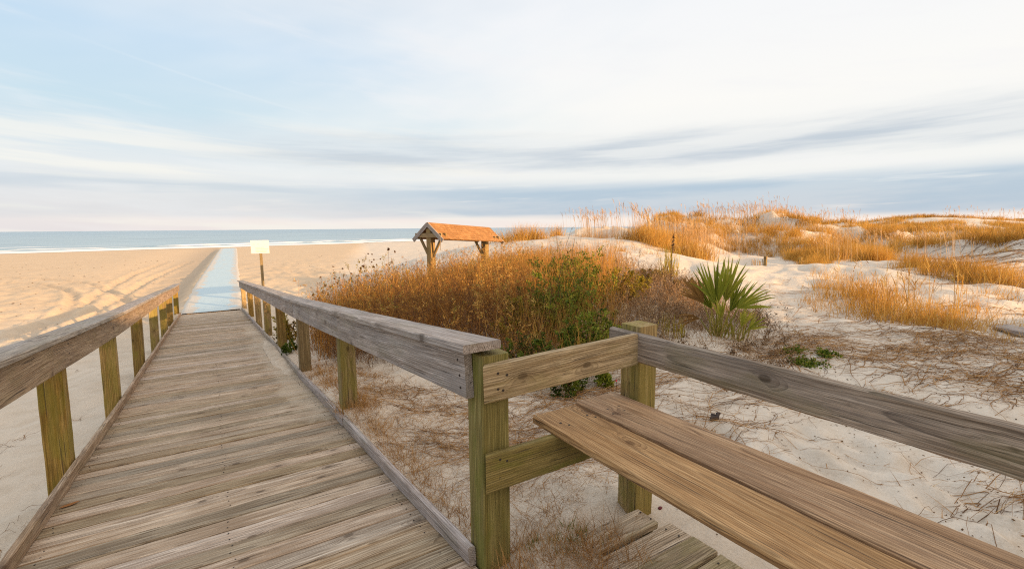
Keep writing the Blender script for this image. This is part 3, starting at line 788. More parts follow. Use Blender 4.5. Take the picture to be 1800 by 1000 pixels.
drift('sand_drift', .76, 8.9, .15, 2.0, .05, lambda X, Yy: deck_z(Yy), 'pale sand blown over the ramp planks against the right curb, halfway down', 5)
drift('sand_drift', 1.20, 1.58, .26, .18, .035, lambda X, Yy: X*0-.012, 'sandy heap covering the corner of the platform beside the corner post', 19, lit=1.)
# ================================================================ SMALL STRUCTURES
# beach sign -------------------------------------------------------------
sc_ = P(457, 434, 21.5); sg = empty('beach_sign', (sc_[0], sc_[1], float(beach_z(sc_[0], sc_[1]))), 'small white notice board on a single olive post out on the sand', 'sign')
fw = unit((-.28, -1, 0)); sd = unit((-fw[1], fw[0], 0)); sd = sd if sd[0] > 0 else -sd
zt, zb = P(457, 422.5, 21.5)[2], P(457, 445.5, 21.5)[2]
mb = MB(); board(mb, (sc_[0]-sd[0]*.33, sc_[1]-sd[1]*.33, (zt+zb)/2), (sc_[0]+sd[0]*.33, sc_[1]+sd[1]*.33, (zt+zb)/2), .025, zt-zb, bev=.003, wob=0)
mb.build('panel', M['signwhite'], sg)
def sbar(mb, u0, u1, v, h):
    c = sc_+fw*.0145; q = []
    H_ = zt-zb
    for u, vv in ((u0, v-h/2), (u1, v-h/2), (u1, v+h/2), (u0, v+h/2)):
        q.append((c[0]+sd[0]*(u-.5)*.66, c[1]+sd[1]*(u-.5)*.66, zt-vv*H_))
    mb.add(q, [(3, 2, 1, 0) if fw[1] > 0 else (0, 3, 2, 1)])
for v, u0, u1 in ((.30,.12,.22),(.30,.36,.47),(.55,.25,.74),(.80,.25,.86),(.89,.25,.84)):
    mb = MB(); u = u0
    while u < u1-.01:
        l = random.uniform(.03, .09); sbar(mb, u, min(u+l, u1), v, .035); u += l+.014
    mb.build('lettering', M['letter'], sg)
mb = MB(); u = .25
while u < .95:
    l = random.uniform(.03, .09); sbar(mb, u, min(u+l, .96), .68, .045); u += l+.014
mb.build('lettering', M['letterred'], sg)
mb = MB(); q = sc_-fw*.06; board(mb, (q[0], q[1], sg.location.z-.4), (q[0], q[1], zt-.05), .10, .09, up=(sd[0], sd[1], 0), bev=.006)
mb.build('post', M['post'], sg)

# roofed shelter -----------------------------------------------------------
def kiosk():
    A = P(753, 391, 15.0); B = P(858, 399.5, 17.2)
    ax = unit(B-A); axh = unit((ax[0], ax[1], 0)); pr = np.array([axh[1], -axh[0], 0])     # towards the camera side
    if pr[1] > 0: pr = -pr
    kz = gz((A[0]+B[0])/2, (A[1]+B[1])/2)
    k = empty('roofed_shelter', ((A[0]+B[0])/2, (A[1]+B[1])/2, kz), 'small two-post shelter with an orange shingled gable roof in the dry weeds', 'shelter')
    hw, rise, th = .64, .50, .035
    mb = MB(); rows = 7
    for s in (1, -1):
        sl = unit(pr*s*hw-np.array([0, 0, rise])); nr = np.cross(sl, ax)*s
        nr = nr if nr[2] > 0 else -nr
        L = math.hypot(hw, rise)
        # decking under the shingles
        a0, b0 = A-ax*.02, B+ax*.02
        q = [a0-nr*th, b0-nr*th, b0+sl*L-nr*th, a0+sl*L-nr*th, a0-nr*.004, b0-nr*.004, b0+sl*L-nr*.004, a0+sl*L-nr*.004]
        mb.add(q, [(0,1,2,3),(7,6,5,4),(0,4,5,1),(1,5,6,2),(2,6,7,3),(3,7,4,0)], rnd=.3)
        for r in range(rows):
            x = -.05; Ltot = np.linalg.norm(B-A)+.05
            off = random.uniform(0, .12)
            while x < Ltot:
                w_ = min(random.uniform(.10, .17), Ltot-x) if x > -.05 else off+.04
                w_ = max(w_, .02)
                d0, d1 = L*r/rows-.02, L*(r+1)/rows+random.uniform(0, .025)
                d0 = max(d0, 0)
                lift = .003+.013*1
                p0 = A+ax*x+sl*d0+nr*.001; p1 = A+ax*(x+w_-.004)+sl*d0+nr*.001
                p2 = A+ax*(x+w_-.004)+sl*d1+nr*lift; p3 = A+ax*x+sl*d1+nr*lift
                q = [p0, p1, p2, p3, p0-nr*.004, p1-nr*.004, p2-nr*.012, p3-nr*.012]
                mb.add(q, [(0,1,2,3) if s > 0 else (3,2,1,0),(4,7,6,5),(3,2,6,7),(0,4,5,1),(0,3,7,4),(1,5,6,2)], rnd=random.random())
                x += w_
    roof = mb.build('roof', M['shingle'], k)
    for e, sgn in ((A-ax*.055, -1), (B+ax*.055, 1)):
        for s in (1, -1):
            mb = MB(); sl = unit(pr*s*hw-np.array([0, 0, rise])); L = math.hypot(hw, rise)
            board(mb, e-np.array([0, 0, .06])+sl*.0, e-np.array([0, 0, .06])+sl*(L+.02), .13, .03, up=axh*1.0, bev=.003)
            mb.build('rake_board', M['rail'], roof)
    for nm, base, inset in (('a', A, .08), ('b', B, -.2)):
        c = base+ax*inset; g = gz(c[0], c[1])
        mb = MB(); board(mb, (c[0], c[1], g-.4), (c[0], c[1], base[2]-.20), .20, .20, up=axh, bev=.008); mb.build('post', M['kioskwood'], k)
        ct = c+np.array([0, 0, -.40])
        mb = MB(); board(mb, ct-pr*.58-axh*.10, ct+pr*.58-axh*.10, .14, .045, up=axh); board(mb, ct-pr*.58+axh*.10, ct+pr*.58+axh*.10, .14, .045, up=axh); mb.build('crossbeam', M['kioskwood'], k)
        for s in ((1, -1) if nm == 'a' else (-1,)):
            mb = MB(); board(mb, c+np.array([0, 0, -1.08])+pr*s*.09, ct+pr*s*.5-np.array([0, 0, .03]), .075, .06, up=axh); mb.build('brace', M['kioskwood'], k)
    for s in (.52, -.52):
        mb = MB(); board(mb, A+pr*s*1.0-np.array([0, 0, .455]), B+pr*s*1.0-np.array([0, 0, .455]), .035, .06, up=(0, 0, 1)); mb.build('purlin', M['kioskwood'], k)
    mb = MB(); board(mb, A+ax*.16-np.array([0, 0, .20]), B-ax*.2-np.array([0, 0, .20]), .05, .14); mb.build('ridge_beam', M['kioskwood'], k)
    for x, y, d, ll in ((773.5, 418, 14.4, .42), (881, 420, 17.0, .75)):
        q = P(x, y-2, d); mb = MB(); tube(mb, [q, q+np.array([.005, 0, -ll*.5]), q+np.array([0, .006, -ll])], .009); 
        tag(mb.build('hanging_rope', M['rope'], k))
def shingle_mat():
    m, nt, out = new_mat('cedar_shingles'); N = NT(nt)
    r = N.attr('rnd').outputs['Fac']; pos = N.n('ShaderNodeTexCoord').outputs['Object']
    n = N.noise(pos, 25, 4, .6)
    c = N.ramp(r, [(0,(.32,.16,.06)),(.5,(.37,.19,.075)),(1,(.43,.235,.095))])
    c = N.mix(N.math('MULTIPLY', N.sm(n, .6, .35), .5), c, (.19,.10,.045))
    b = N.n('ShaderNodeBsdfPrincipled', Roughness=.85); N.l(c, b.inputs['Base Color']); b.inputs['Specular IOR Level'].default_value = .15
    N.l(N.bump(n, .4, .01), b.inputs['Normal']); N.l(b.outputs[0], out.inputs[0]); return m
M['shingle'] = shingle_mat()
kiosk()

# remains of sand fence ------------------------------------------------------
fp = P(1343, 490, 17.0); fz = gz(fp[0], fp[1])
fo = empty('sand_fence', (fp[0], fp[1], fz), 'short stretch of slatted sand fence with one end post, half buried behind the palm', 'fence')
mb = MB(); board(mb, (fp[0], fp[1], fz-.2), (fp[0]+.02, fp[1], fz+.44), .085, .085, up=(0, 1, 0), bev=.01); mb.build('post', M['kioskwood'], fo)
fl = unit(P(1312, 488, 17.6)-fp); fl[2] = 0
mb = MB(); x = .10
while x < .62:
    h = .30+random.uniform(-.05, .06); q = fp+fl*x; z0 = gz(q[0], q[1])
    board(mb, (q[0], q[1], z0-.1), (q[0]+random.uniform(-.03, .03), q[1], fz+h), .03, .008, up=(0, 1, 0), bev=.002, step=.3); x += random.uniform(.05, .085)
mb.build('slats', M['kioskwood'], fo)
mb = MB()
for h in (.10, .22): tube(mb, [fp+fl*t+np.array([0, -.012, fz-fp[2]+h+.02*math.sin(t*9)]) for t in np.linspace(0, .64, 8)], .004)
mb.build('wire', M['nail'], fo)
# old lone stake further right
q = P(1406, 474, 17.5); z0 = gz(q[0], q[1]); mb = MB(); board(mb, (q[0], q[1], z0-.2), (q[0], q[1], z0+.30), .08, .08, up=(0, 1, 0), bev=.012)
board(mb, (q[0], q[1]-.05, z0+.16), (q[0]+.12, q[1]-.05, z0+.15), .03, .02)
tag(mb.build('wooden_stake', M['post']), 'short dark stake in the sand right of the slatted fence', 'stake')
# half buried plank
q0, q1 = P(1760, 566, 9.6), P(1835, 602, 8.9); mb = MB()
z0, z1 = gz(q0[0], q0[1]), gz(q1[0], q1[1])
board(mb, (q0[0], q0[1], z0+.05), (q1[0], q1[1], z1+.07), .19, .05, bev=.008, wob=.004, up=(0, .25, 1)); tag(mb.build('plank', M['rail']), 'grey plank lying half buried in the sand at the right edge', 'plank')
# far building
q = P(1812, 400, 88); hz = gz(q[0], q[1]); hut = empty('beach_hut', (q[0], q[1], hz), 'tan wooden hut beyond the far dunes, cut off by the right edge', 'hut')
hl = unit((q[1], -q[0], 0)); hf = np.array([-hl[1], hl[0], 0]); top = P(1812, 384.5, 88)[2]
mb = MB(); board(mb, (q[0]-hl[0]*1.35, q[1]-hl[1]*1.35, (hz+top)/2-.4), (q[0]+hl[0]*2.5, q[1]+hl[1]*2.5, (hz+top)/2-.4), 2.4, top-hz+.8-.1, step=1); mb.build('wall', M['wall'], hut)
mb = MB(); board(mb, (q[0]-hl[0]*1.5, q[1]-hl[1]*1.5, top-.05), (q[0]+hl[0]*2.7, q[1]+hl[1]*2.7, top-.05), 2.8, .16, step=1); mb.build('roof', M['kioskwood'], hut)

# litter ---------------------------------------------------------------------
def scrap(name, x, y, z, mat, label, cat, size, flat=.25):
    q = G(x, y, z); q[2] = gz(q[0], q[1]); mb = MB(); n = 9
    pts = [(0, 0, size*flat)]
    V = [q+np.array([0, 0, size*flat+.004])]
    for k in range(n):
        a = 2*math.pi*k/n; r = size*random.uniform(.45, 1.)
        V.append(q+np.array([r*math.cos(a), r*.5*math.sin(a), .004+size*flat*random.uniform(0, .8)]))
    V += [v-np.array([0, 0, .012]) for v in V[1:]]
    F = [(0, 1+k, 1+(k+1) % n) for k in range(n)]+[(1+k, 1+n+k, 1+n+(k+1) % n, 1+(k+1) % n) for k in range(n)]+[tuple(range(2*n, n, -1))]
    mb.add(V, F); return tag(mb.build(name, mat), label, cat)
q = G(1257, 748, -.13); q[2] = gz(q[0], q[1]); mb = MB()
tube(mb, [q+np.array(v) for v in ((-.06,.0,.012),(-.03,.012,.025),(.01,-.01,.03),(.045,.01,.05),(.065,.0,.056))], [.012,.022,.018,.016,.006], 7)
tube(mb, [q+np.array(v) for v in ((.0,.0,.035),(.03,.05,.03),(.06,.08,.012))], [.02,.015,.006], 6)
tag(mb.build('charred_wood', M['darkwood']), 'small charred piece of wood lying on the sand behind the bench', 'driftwood')
scrap('dead_leaf', 1160, 896, -.1, M['leafmaroon'], 'dark red dead leaf on the sand beside the corner of the platform', 'leaf', .024)
scrap('dead_leaf', 1226, 905, -.1, M['leafbrown'], 'curled brown leaf on the sand under the front of the bench', 'leaf', .022)
# leaves on and beside the ramp
def leaf(x, y, Y0, h, mat, label, s, a):
    q = rp(x-float(ramp_dx(Y0)), Y0, h); mb = MB(); ca, sa = math.cos(a), math.sin(a); V = []; F = []
    ts = np.linspace(-1, 1, 9)
    for t in ts:
        wv = s*.32*(1-t*t)**.7+.0005
        for k, o in enumerate((-1, 0, 1)):
            V.append(q+np.array([ca*t*s-sa*o*wv, sa*t*s+ca*o*wv, .006+.25*s*t*t*.5+abs(o)*wv*.35]))
    for i in range(8):
        for k in range(2): F.append((i*3+k, i*3+k+1, i*3+k+4, i*3+k+3))
    mb.add(V, F); return tag(mb.build('fallen_leaf', mat, smooth=True), label, 'leaf')
leaf(-.90, 0, 3.86, .0, M['leafbrown'], 'orange brown leaf on the deck against the left curb', .05, .4)
leaf(-1.03, 0, 2.95, .03, M['leafmaroon'], 'maroon leaf caught outside the left curb near the bottom left corner', .06, 1.2)
leaf(-1.06, 0, 3.1, .05, M['leafyellow'], 'small yellowish leaf outside the left curb above the maroon one', .035, .2)

# ================================================================ PLANTS
def ter(p): return terrain(p[:, 0], p[:, 1])
def scatter_poly(poly, n):
    poly = np.array(poly); lo, hi = poly.min(0), poly.max(0); out = np.zeros((0, 2))
    while len(out) < n:
        q = RNG.uniform(lo, hi, (n*3, 2)); m = in_poly(q[:, 0], q[:, 1], poly); out = np.concatenate([out, q[m]])
    return out[:n]
def tufts(bl, c, nb, hmin, hmax, spread, width, lean=.35, tone=(0, 1), bend=.25, zc=None, seg=3):
    """grass tufts at centres c (n,2) added to a Blades"""
    n = len(c)
    if n == 0: return
    k = np.repeat(np.arange(n), nb)
    xy = c[k]+RNG.normal(0, 1, (len(k), 2))*spread
    z = (terrain(c[:, 0], c[:, 1]) if zc is None else zc)[k]-.03
    hs = RNG.uniform(.75, 1.2, n)[k]
    h = RNG.uniform(hmin, hmax, len(k))*hs
    a = RNG.uniform(0, 2*math.pi, len(k)); ln = np.abs(RNG.normal(0, lean, len(k)))
    d = np.stack([np.cos(a)*ln, np.sin(a)*ln, np.ones(len(k))], -1); d /= np.linalg.norm(d, axis=1)[:, None]
    b = np.stack([np.cos(a), np.sin(a), -.35*np.ones(len(k))], -1)*(h*RNG.uniform(0, bend, len(k)))[:, None]
    tn = clip01((.5*RNG.uniform(tone[0], tone[1], n)+.5*(tone[0]+(tone[1]-tone[0])*sstep(.28, .72, fbm(c[:, 0]*.55, c[:, 1]*.55, 777, 3))))[k]*.48+RNG.uniform(tone[0], tone[1], len(k))*.52)
    bl.add(np.column_stack([xy, z]), d*h[:, None], RNG.uniform(.7, 1.3, len(k))*width, b, tn, seg)
def oats(bl, c, nb, hmin, hmax, spread, tone=(.2, 1)):
    """tall sea oat stalks with drooping heads"""
    n = len(c)*nb; k = np.repeat(np.arange(len(c)), nb)
    xy = c[k]+RNG.normal(0, 1, (n, 2))*spread; z = terrain(xy[:, 0], xy[:, 1])
    h = RNG.uniform(hmin, hmax, n); a = RNG.normal(2.6, .9, n); ln = np.abs(RNG.normal(0, .07, n))
    v = np.stack([np.cos(a)*ln, np.sin(a)*ln, np.ones(n)], -1)*h[:, None]
    bend = np.stack([np.cos(a), np.sin(a), -.2*np.ones(n)], -1)*(h*.07)[:, None]
    r = np.hypot(xy[:, 0], xy[:, 1])
    base = np.column_stack([xy, z]); tn = RNG.uniform(*tone, n)
    bl.add(base, v, .006+r*.00022, bend, tn, 3, .6)
    tip = base+v*.84+bend*.7
    for s in range(3):
        dv = np.stack([np.cos(a), np.sin(a), RNG.uniform(-.1, 1.2, n)], -1)*RNG.uniform(.05, .11, n)[:, None]+RNG.normal(0, .02, (n, 3))
        bl.add(tip+v*.05*s, dv+v*.09, .010+r*.00035, dv*.2+np.array([0, 0, -.04]), tn, 2, .3)

# --- dune grass: the wide golden cover is uncountable; separate clumps follow ---
def polar_pts(n, x0, x1, d0, d1, power=1.):
    x = RNG.uniform(x0, x1, n); d = d0+(d1-d0)*RNG.uniform(0, 1, n)**power
    q = np.array([P(a, 450, b)[:2] for a, b in zip(x, d)]); return q, x, d
def near_path(q, pts, wid):
    pts = np.array([P(*p)[:2] for p in pts]); m = np.zeros(len(q), bool)
    for a, b in zip(pts[:-1], pts[1:]):
        e = b-a; t = clip01(((q-a)@e)/(e@e)); m |= np.hypot(*(q-a-t[:, None]*e).T) < wid
    return m
bl = Blades()
c, x, d = polar_pts(7600, 1120, 1900, 19, 66, .9)
keep = np.ones(len(c), bool)
ns = .65*fbm(c[:, 0]*.45, c[:, 1]*.45, 301, 4)+.35*(1-np.abs(fbm(c[:, 0]*.19, c[:, 1]*.19, 5, 3)-.5)*5)
keep &= ns > .43
keep &= ~near_path(c, [(1335,378,35),(1390,412,31),(1435,432,28),(1490,447,25.5)], .5)
keep &= ~near_path(c, [(1690,394,59),(1720,412,50),(1790,430,38)], 1.1)
keep &= ~near_path(c, [(1255,456,20.5),(1320,470,18.5),(1400,474,17.5)], 1.7)
keep &= ~((x > 1600) & (d < 25.5-(x-1600)*.004))
keep &= ~((x < 1200) & (d < 19.5)) & ~((x > 1240) & (x < 1420) & (d < 21.5)) & ~((x < 1185) & (d < 21)) & ~((x > 1480) & (d < 22))
keep &= ~((x < 1150) & (d > 26))
cc = c[keep]; dd = d[keep]
sel = dd < 32
tufts(bl, cc[sel], 34, .28, .74, .15, .015, .5, (.0, .97))
tufts(bl, cc[~sel], 26, .22, .52, .20, .026, .5, (.0, .97), seg=2)
c, x, d = polar_pts(900, 1390, 1560, 18.5, 23.5); keep = fbm(c[:, 0]*.5, c[:, 1]*.5, 311, 3) > .42
tufts(bl, c[keep], 26, .28, .62, .14, .012, .4, (.15, .9))
tag(bl.build('dune_grass', M['dunegrass']), 'golden dune grass covering the big dunes in the background', 'dune grass', kind='stuff')
bl = Blades()
pts = []
for (x0, x1, d0, d1, n) in ((1130,1260,20.5,23.5,170),(1230,1400,33,37,200),(1390,1560,38,50,90),(1640,1800,56,63,26),(1440,1560,17.5,22,40),(1200,1330,22,33,90),(1560,1720,20,30,24)):
    q, _, _ = polar_pts(n, x0, x1, d0, d1); pts.append(q)
oats(bl, np.concatenate(pts), 2, .7, 1.25, .18)
tag(bl.build('sea_oats', M['oats']), 'thin tall sea oat stalks standing along the dune crests', 'sea oats', kind='stuff')

def clump(label, spots, name='grass_clump', cat='grass clump', group=None, mat='dunegrass', extra=None):
    """one separate clump: spots = (x, y, d, nb, hmin, hmax, spread, width)"""
    bl = Blades(); c0 = P(*spots[0][:3]); o = (c0[0], c0[1], gz(c0[0], c0[1]))
    for (x, y, d, nb, h0, h1, sp, wd) in spots:
        c = P(x, y, d)[:2][None]; m = max(1, int(nb/40)); cs = c+RNG.normal(0, sp if nb > 200 else sp*.4, (m, 2))
        tufts(bl, cs, 40, h0, h1, sp*.5+.03, wd, .42, (.05, .95), .3)
    if extra: extra(bl)
    ob = bl.build(name, M[mat], off=o); ob.location = o
    return tag(ob, label, cat, group)
def oat_extra(x, y, d, n, sp, h0=.8, h1=1.4):
    def f(bl):
        c = P(x, y, d)[:2][None]; oats(bl, c+RNG.normal(0, sp, (n, 2)), 1, h0, h1, .1)
    return f
clump('wide golden grass clump on the dune shoulder right behind the roofed shelter', [(905,424,21.5,420,.35,.85,.30,.012),(928,422,21.8,560,.45,1.0,.32,.012),(948,426,21.8,320,.35,.8,.24,.012),(884,424,21.5,280,.3,.65,.24,.012)])
clump('small round golden tuft alone on the pale dune, left of the sea oats', [(978,426,23,300,.35,.72,.20,.012)])
clump('low clump with tall pinkish sea oats on the dune crest right of the shelter', [(1035,410,24,300,.25,.5,.45,.012),(1065,408,24,300,.25,.55,.45,.012)], 'sea_oats', 'sea oats', None, 'oats', lambda bl: (oat_extra(1040,410,24,90,.55,1.0,1.6)(bl), oat_extra(1072,408,24,50,.5,.9,1.5)(bl)))
clump('dark clump at the top of the bare dune face left of the big golden tuft', [(1108,424,20.3,260,.3,.75,.22,.012)])
clump('tall bushy golden tuft on the edge of the bare dune face', [(1135,424,20,700,.5,1.05,.30,.012),(1160,432,19.5,600,.45,.95,.30,.012)], extra=oat_extra(1140,425,20,70,.4,1.1,1.6))
clump('rounded golden clump spilling down the dune above the palm', [(1195,446,18,600,.35,.8,.34,.012),(1225,456,17.3,500,.3,.7,.30,.011),(1210,450,17.8,400,.35,.75,.3,.011)])
clump('small dark tuft on the bare dune face above the green shrub', [(1095,438,15.5,110,.15,.32,.12,.008)])
clump('dark low clump beside the old stake at the edge of the sand', [(1420,474,16.6,320,.2,.5,.25,.009),(1440,474,17.2,260,.2,.5,.25,.009)])
# the row of clumps on the near mound (right middle)
row = [('bright golden clump at the left end of the row on the near mound', (1494,508,11.0), 620, .95),
       ('lean golden clump second from the left of the near mound row', (1522,530,10.6), 520, .85),
       ('golden clump with two upright stalks in the middle of the near mound row', (1562,554,10.0), 620, .85),
       ('thick dark-based clump in the middle of the near mound row, lowest on the slope', (1604,580,9.5), 560, .75),
       ('broad golden clump right of the middle of the near mound row', (1640,568,9.8), 560, .75),
       ('pale golden clump at the right end of the near mound row', (1688,572,9.6), 460, .6)]
for lab, s, nb, hh in row:
    clump(lab, [(*s, nb*1.0, .18*hh, .60*hh, .30, .0075)], group='grass clumps on the near mound', extra=oat_extra(*s, 8, .22, .45, .85))
for lab, s, nb, hh, wd in (('sparse golden tuft on the slope left of the near mound row', (1424,545,10.2), 90, .45, .006),
                       ('thin pale tuft on the bare mound left of the bright golden clump', (1446,500,12), 110, .5, .007),
                       ('dark golden tuft on the right slope under the viny dune', (1730,492,14.6), 420, .75, .009),
                       ('golden tuft at the right edge below the viny dune', (1788,505,14.2), 360, .7, .009),
                       ('brownish tuft on the pale patch behind the near mound row', (1630,478,16.0), 300, .6, .009),
                       ('small tuft on the crest of the viny dune at the right', (1772,440,22.5), 120, .35, .010),
                       ('thin tuft on the pale sand right of the near mound row', (1752,560,9.9), 90, .35, .006),
                       ('golden tuft at the foot of the mound, beside the half buried plank', (1776,612,8.6), 150, .35, .006)):
    clump(lab, [(*s, nb, .25*hh, .8*hh, .22, wd)])
bl = Blades()   # thin grass between the clumps
c, x, d = polar_pts(420, 1420, 1800, 9.5, 16); keep = fbm(c[:, 0]*.9, c[:, 1]*.9, 331, 3) > .52
tufts(bl, c[keep], 10, .12, .40, .05, .006, .5, (.1, .9))
c, x, d = polar_pts(500, 1580, 1900, 14, 23); keep = near_path(c, [(1570,468,17),(1650,478,16),(1740,500,14.3),(1830,530,12.5)], .8)
tufts(bl, c[keep], 26, .2, .55, .12, .009, .45, (.1, .8))
c, x, d = polar_pts(260, 950, 1190, 12.5, 21)
tufts(bl, c[fbm(c[:, 0]*.8, c[:, 1]*.8, 341, 3) > .55], 8, .1, .35, .05, .006, .5, (.1, .8))
tag(bl.build('thin_grass', M['dunegrass']), 'thin scattered grass blades on the pale sand of the near dunes', 'grass', kind='stuff')

# --- weeds: a prototype stem with twigs and leaf bits, many times ---------------
def weed_proto(h, ntw, nleaf, leafs, spread, seed, droop=.0, base_bare=.2):
    """returns stems (base, vec, width) and leaves (cen, ax, side)"""
    r = np.random.default_rng(seed)
    S = []; Lc = []; La = []; Ls = []
    ns = 4; pts = [np.zeros(3)]
    for i in range(ns): pts.append(pts[-1]+np.array([r.normal(0, .07), r.normal(0, .07), 1/ns])*h)
    pts = np.array(pts)
    for i in range(ns): S.append((pts[i], pts[i+1]-pts[i], .006*(1-.6*i/ns)))
    for k in range(ntw):
        t = r.uniform(base_bare, .98); q = pts[min(int(t*ns), ns-1)]*(1-(t*ns) % 1)+pts[min(int(t*ns)+1, ns)]*((t*ns) % 1)
        a = r.uniform(0, 6.28); l = spread*h*r.uniform(.35, 1.)*(1.15-t*.75)
        v = np.array([math.cos(a), math.sin(a), r.uniform(.5, 1.6)-droop]); v = v/np.linalg.norm(v)*l
        S.append((q, v, .0028))
        for j in range(nleaf):
            tt = r.uniform(.25, 1.05); c = q+v*tt+r.normal(0, .012, 3)
            ax = r.normal(0, 1, 3); ax = ax/np.linalg.norm(ax)*leafs*r.uniform(.6, 1.3); sd = np.cross(ax, r.normal(0, 1, 3)); sd = sd/np.linalg.norm(sd)*leafs*.38
            Lc.append(c); La.append(ax); Ls.append(sd)
    return S, np.array(Lc), np.array(La), np.array(Ls)
PRO = {'dry': [weed_proto(1, 14, 2, .014, .30, s, -.5) for s in range(8)],
       'seedy': [weed_proto(1, 9, 7, .018, .22, s+20) for s in range(6)],
       'leafy': [weed_proto(1, 20, 8, .030, .40, s+40, .1, .12) for s in range(6)],
       'low': [weed_proto(1, 18, 3, .014, .8, s+60, .45, .05) for s in range(6)]}
def weeds(stem_bl, leaf_bl, pts, hs, kind, stem_tone=(0, 1), leaf_tone=(0, 1), wscale=1., lscale=1., z=None, tilt=.12):
    z = terrain(pts[:, 0], pts[:, 1]) if z is None else z
    idx = RNG.integers(0, len(PRO[kind]), len(pts))
    for pi, (S, Lc, La, Ls) in enumerate(PRO[kind]):
        m = np.where(idx == pi)[0]
        if len(m) == 0: continue
        a = RNG.uniform(0, 6.28, len(m)); tx, ty = RNG.normal(0, tilt, (2, len(m)))
        ca, sa = np.cos(a), np.sin(a); o = np.zeros(len(m)); e = o+1
        Rm = np.stack([np.stack([ca, -sa, tx], -1), np.stack([sa, ca, ty], -1), np.stack([-tx*ca-ty*sa, tx*sa-ty*ca, e], -1)], 1)
        h = hs[m]; base = np.column_stack([pts[m], z[m]-.03])
        st = RNG.uniform(*stem_tone, len(m)); lt = RNG.uniform(*leaf_tone, len(m))
        Sb = np.array([s[0] for s in S]); Sv = np.array([s[1] for s in S]); Sw = np.array([s[2] for s in S])
        B = base[:, None]+np.einsum('nij,kj->nki', Rm, Sb)*h[:, None, None]
        Vv = np.einsum('nij,kj->nki', Rm, Sv)*h[:, None, None]
        n = len(m)*len(S)
        stem_bl.add(B.reshape(-1, 3), Vv.reshape(-1, 3), np.tile(Sw, len(m))*wscale*np.repeat(.6+.4*h, len(S)), RNG.normal(0, .02, (n, 3)), clip01(np.repeat(st, len(S))+RNG.normal(0, .12, n)), 1, .5)
        if len(Lc):
            C = base[:, None]+np.einsum('nij,kj->nki', Rm, Lc)*h[:, None, None]
            A = np.einsum('nij,kj->nki', Rm, La)*lscale; D = np.einsum('nij,kj->nki', Rm, Ls)*lscale
            k = len(m)*len(Lc)
            leaf_bl.quads(C.reshape(-1, 3), A.reshape(-1, 3), D.reshape(-1, 3), clip01(np.repeat(lt, len(Lc))+RNG.normal(0, .16, k)))

# the thicket of dry weeds beside the ramp reads as one mass
sb, lb = Blades(), Blades()
pts = scatter_poly(THICKET, 6500)
ang = np.arctan2(pts[:, 0], pts[:, 1]); px = 900+FPX*np.tan(ang-YAW); r = np.hypot(pts[:, 0], pts[:, 1])
zoneA = sstep(985, 900, px)
keep = (RNG.uniform(0, 1, len(pts)) < .16+.84*zoneA) & (px < 1120)
pts, px, r, zoneA = pts[keep], px[keep], r[keep], zoneA[keep]
hp = .62+.5*fbm(pts[:, 0]*.8, pts[:, 1]*.8, 401, 3)
hp = hp*np.interp(r, [4.5, 5.6, 7, 9, 11, 12.5, 16], [.42, .62, .95, 1.22, 1.05, .8, .5])*np.interp(px, [540,600,680,800,960,1120], [.75,.85,1.0,1.0,.9,.55])
hp = hp*RNG.uniform(.6, 1.25, len(pts))
near = RNG.uniform(0, 1, len(r)) < sstep(10.3, 7.4, r)  # nearer weeds drawn in darker browns: the thicket's self-shade put into colour
weeds(sb, lb, pts[~near], hp[~near], 'dry', (.3, .95), (.35, .95), 1.5, 1.15)
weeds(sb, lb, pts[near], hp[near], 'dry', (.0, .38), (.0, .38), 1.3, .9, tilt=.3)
mixed = scatter_poly(THICKET, 700); a2 = 900+FPX*np.tan(np.arctan2(mixed[:, 0], mixed[:, 1])-YAW); mixed = mixed[a2 < 930]
weeds(sb, lb, mixed, RNG.uniform(.7, 1.25, len(mixed)), 'seedy', (.3, .9), (.6, 1), 1.3, 1.)
gp = scatter_poly(THICKET, 1500); g2 = 900+FPX*np.tan(np.arctan2(gp[:, 0], gp[:, 1])-YAW); gp = gp[(g2 < 1080) & (np.hypot(gp[:, 0], gp[:, 1]) > np.where(g2 < 900, 7.2, 5.3))]
gh = np.interp(np.hypot(gp[:, 0], gp[:, 1]), [5, 7, 9, 11, 12.5, 16], [.5, .8, 1.1, .95, .7, .5])
for lo_, hi_ in ((0, .75), (.75, .9), (.9, 1.2)):
    q_ = gp[(gh >= lo_) & (gh < hi_)]; hh_ = (lo_+min(hi_, 1.2))*.5 if lo_ else .62
    tufts(sb, q_, 13, hh_*.55, hh_*1.15, .12, .0075, .2, (.35, .95), .2, seg=2)
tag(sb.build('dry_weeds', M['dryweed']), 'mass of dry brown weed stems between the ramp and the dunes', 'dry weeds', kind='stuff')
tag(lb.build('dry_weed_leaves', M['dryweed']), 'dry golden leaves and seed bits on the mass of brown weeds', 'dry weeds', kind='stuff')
sb = Blades()  # dead grass tangled at the foot of the weeds
pts = scatter_poly(THICKET, 1500)
tufts(sb, pts, 14, .18, .55, .12, .005, .8, (.0, .75), .6, seg=3)
tag(sb.build('dead_grass', M['deadtangle']), 'grey brown dead grass tangled at the foot of the weeds', 'dead grass', kind='stuff')
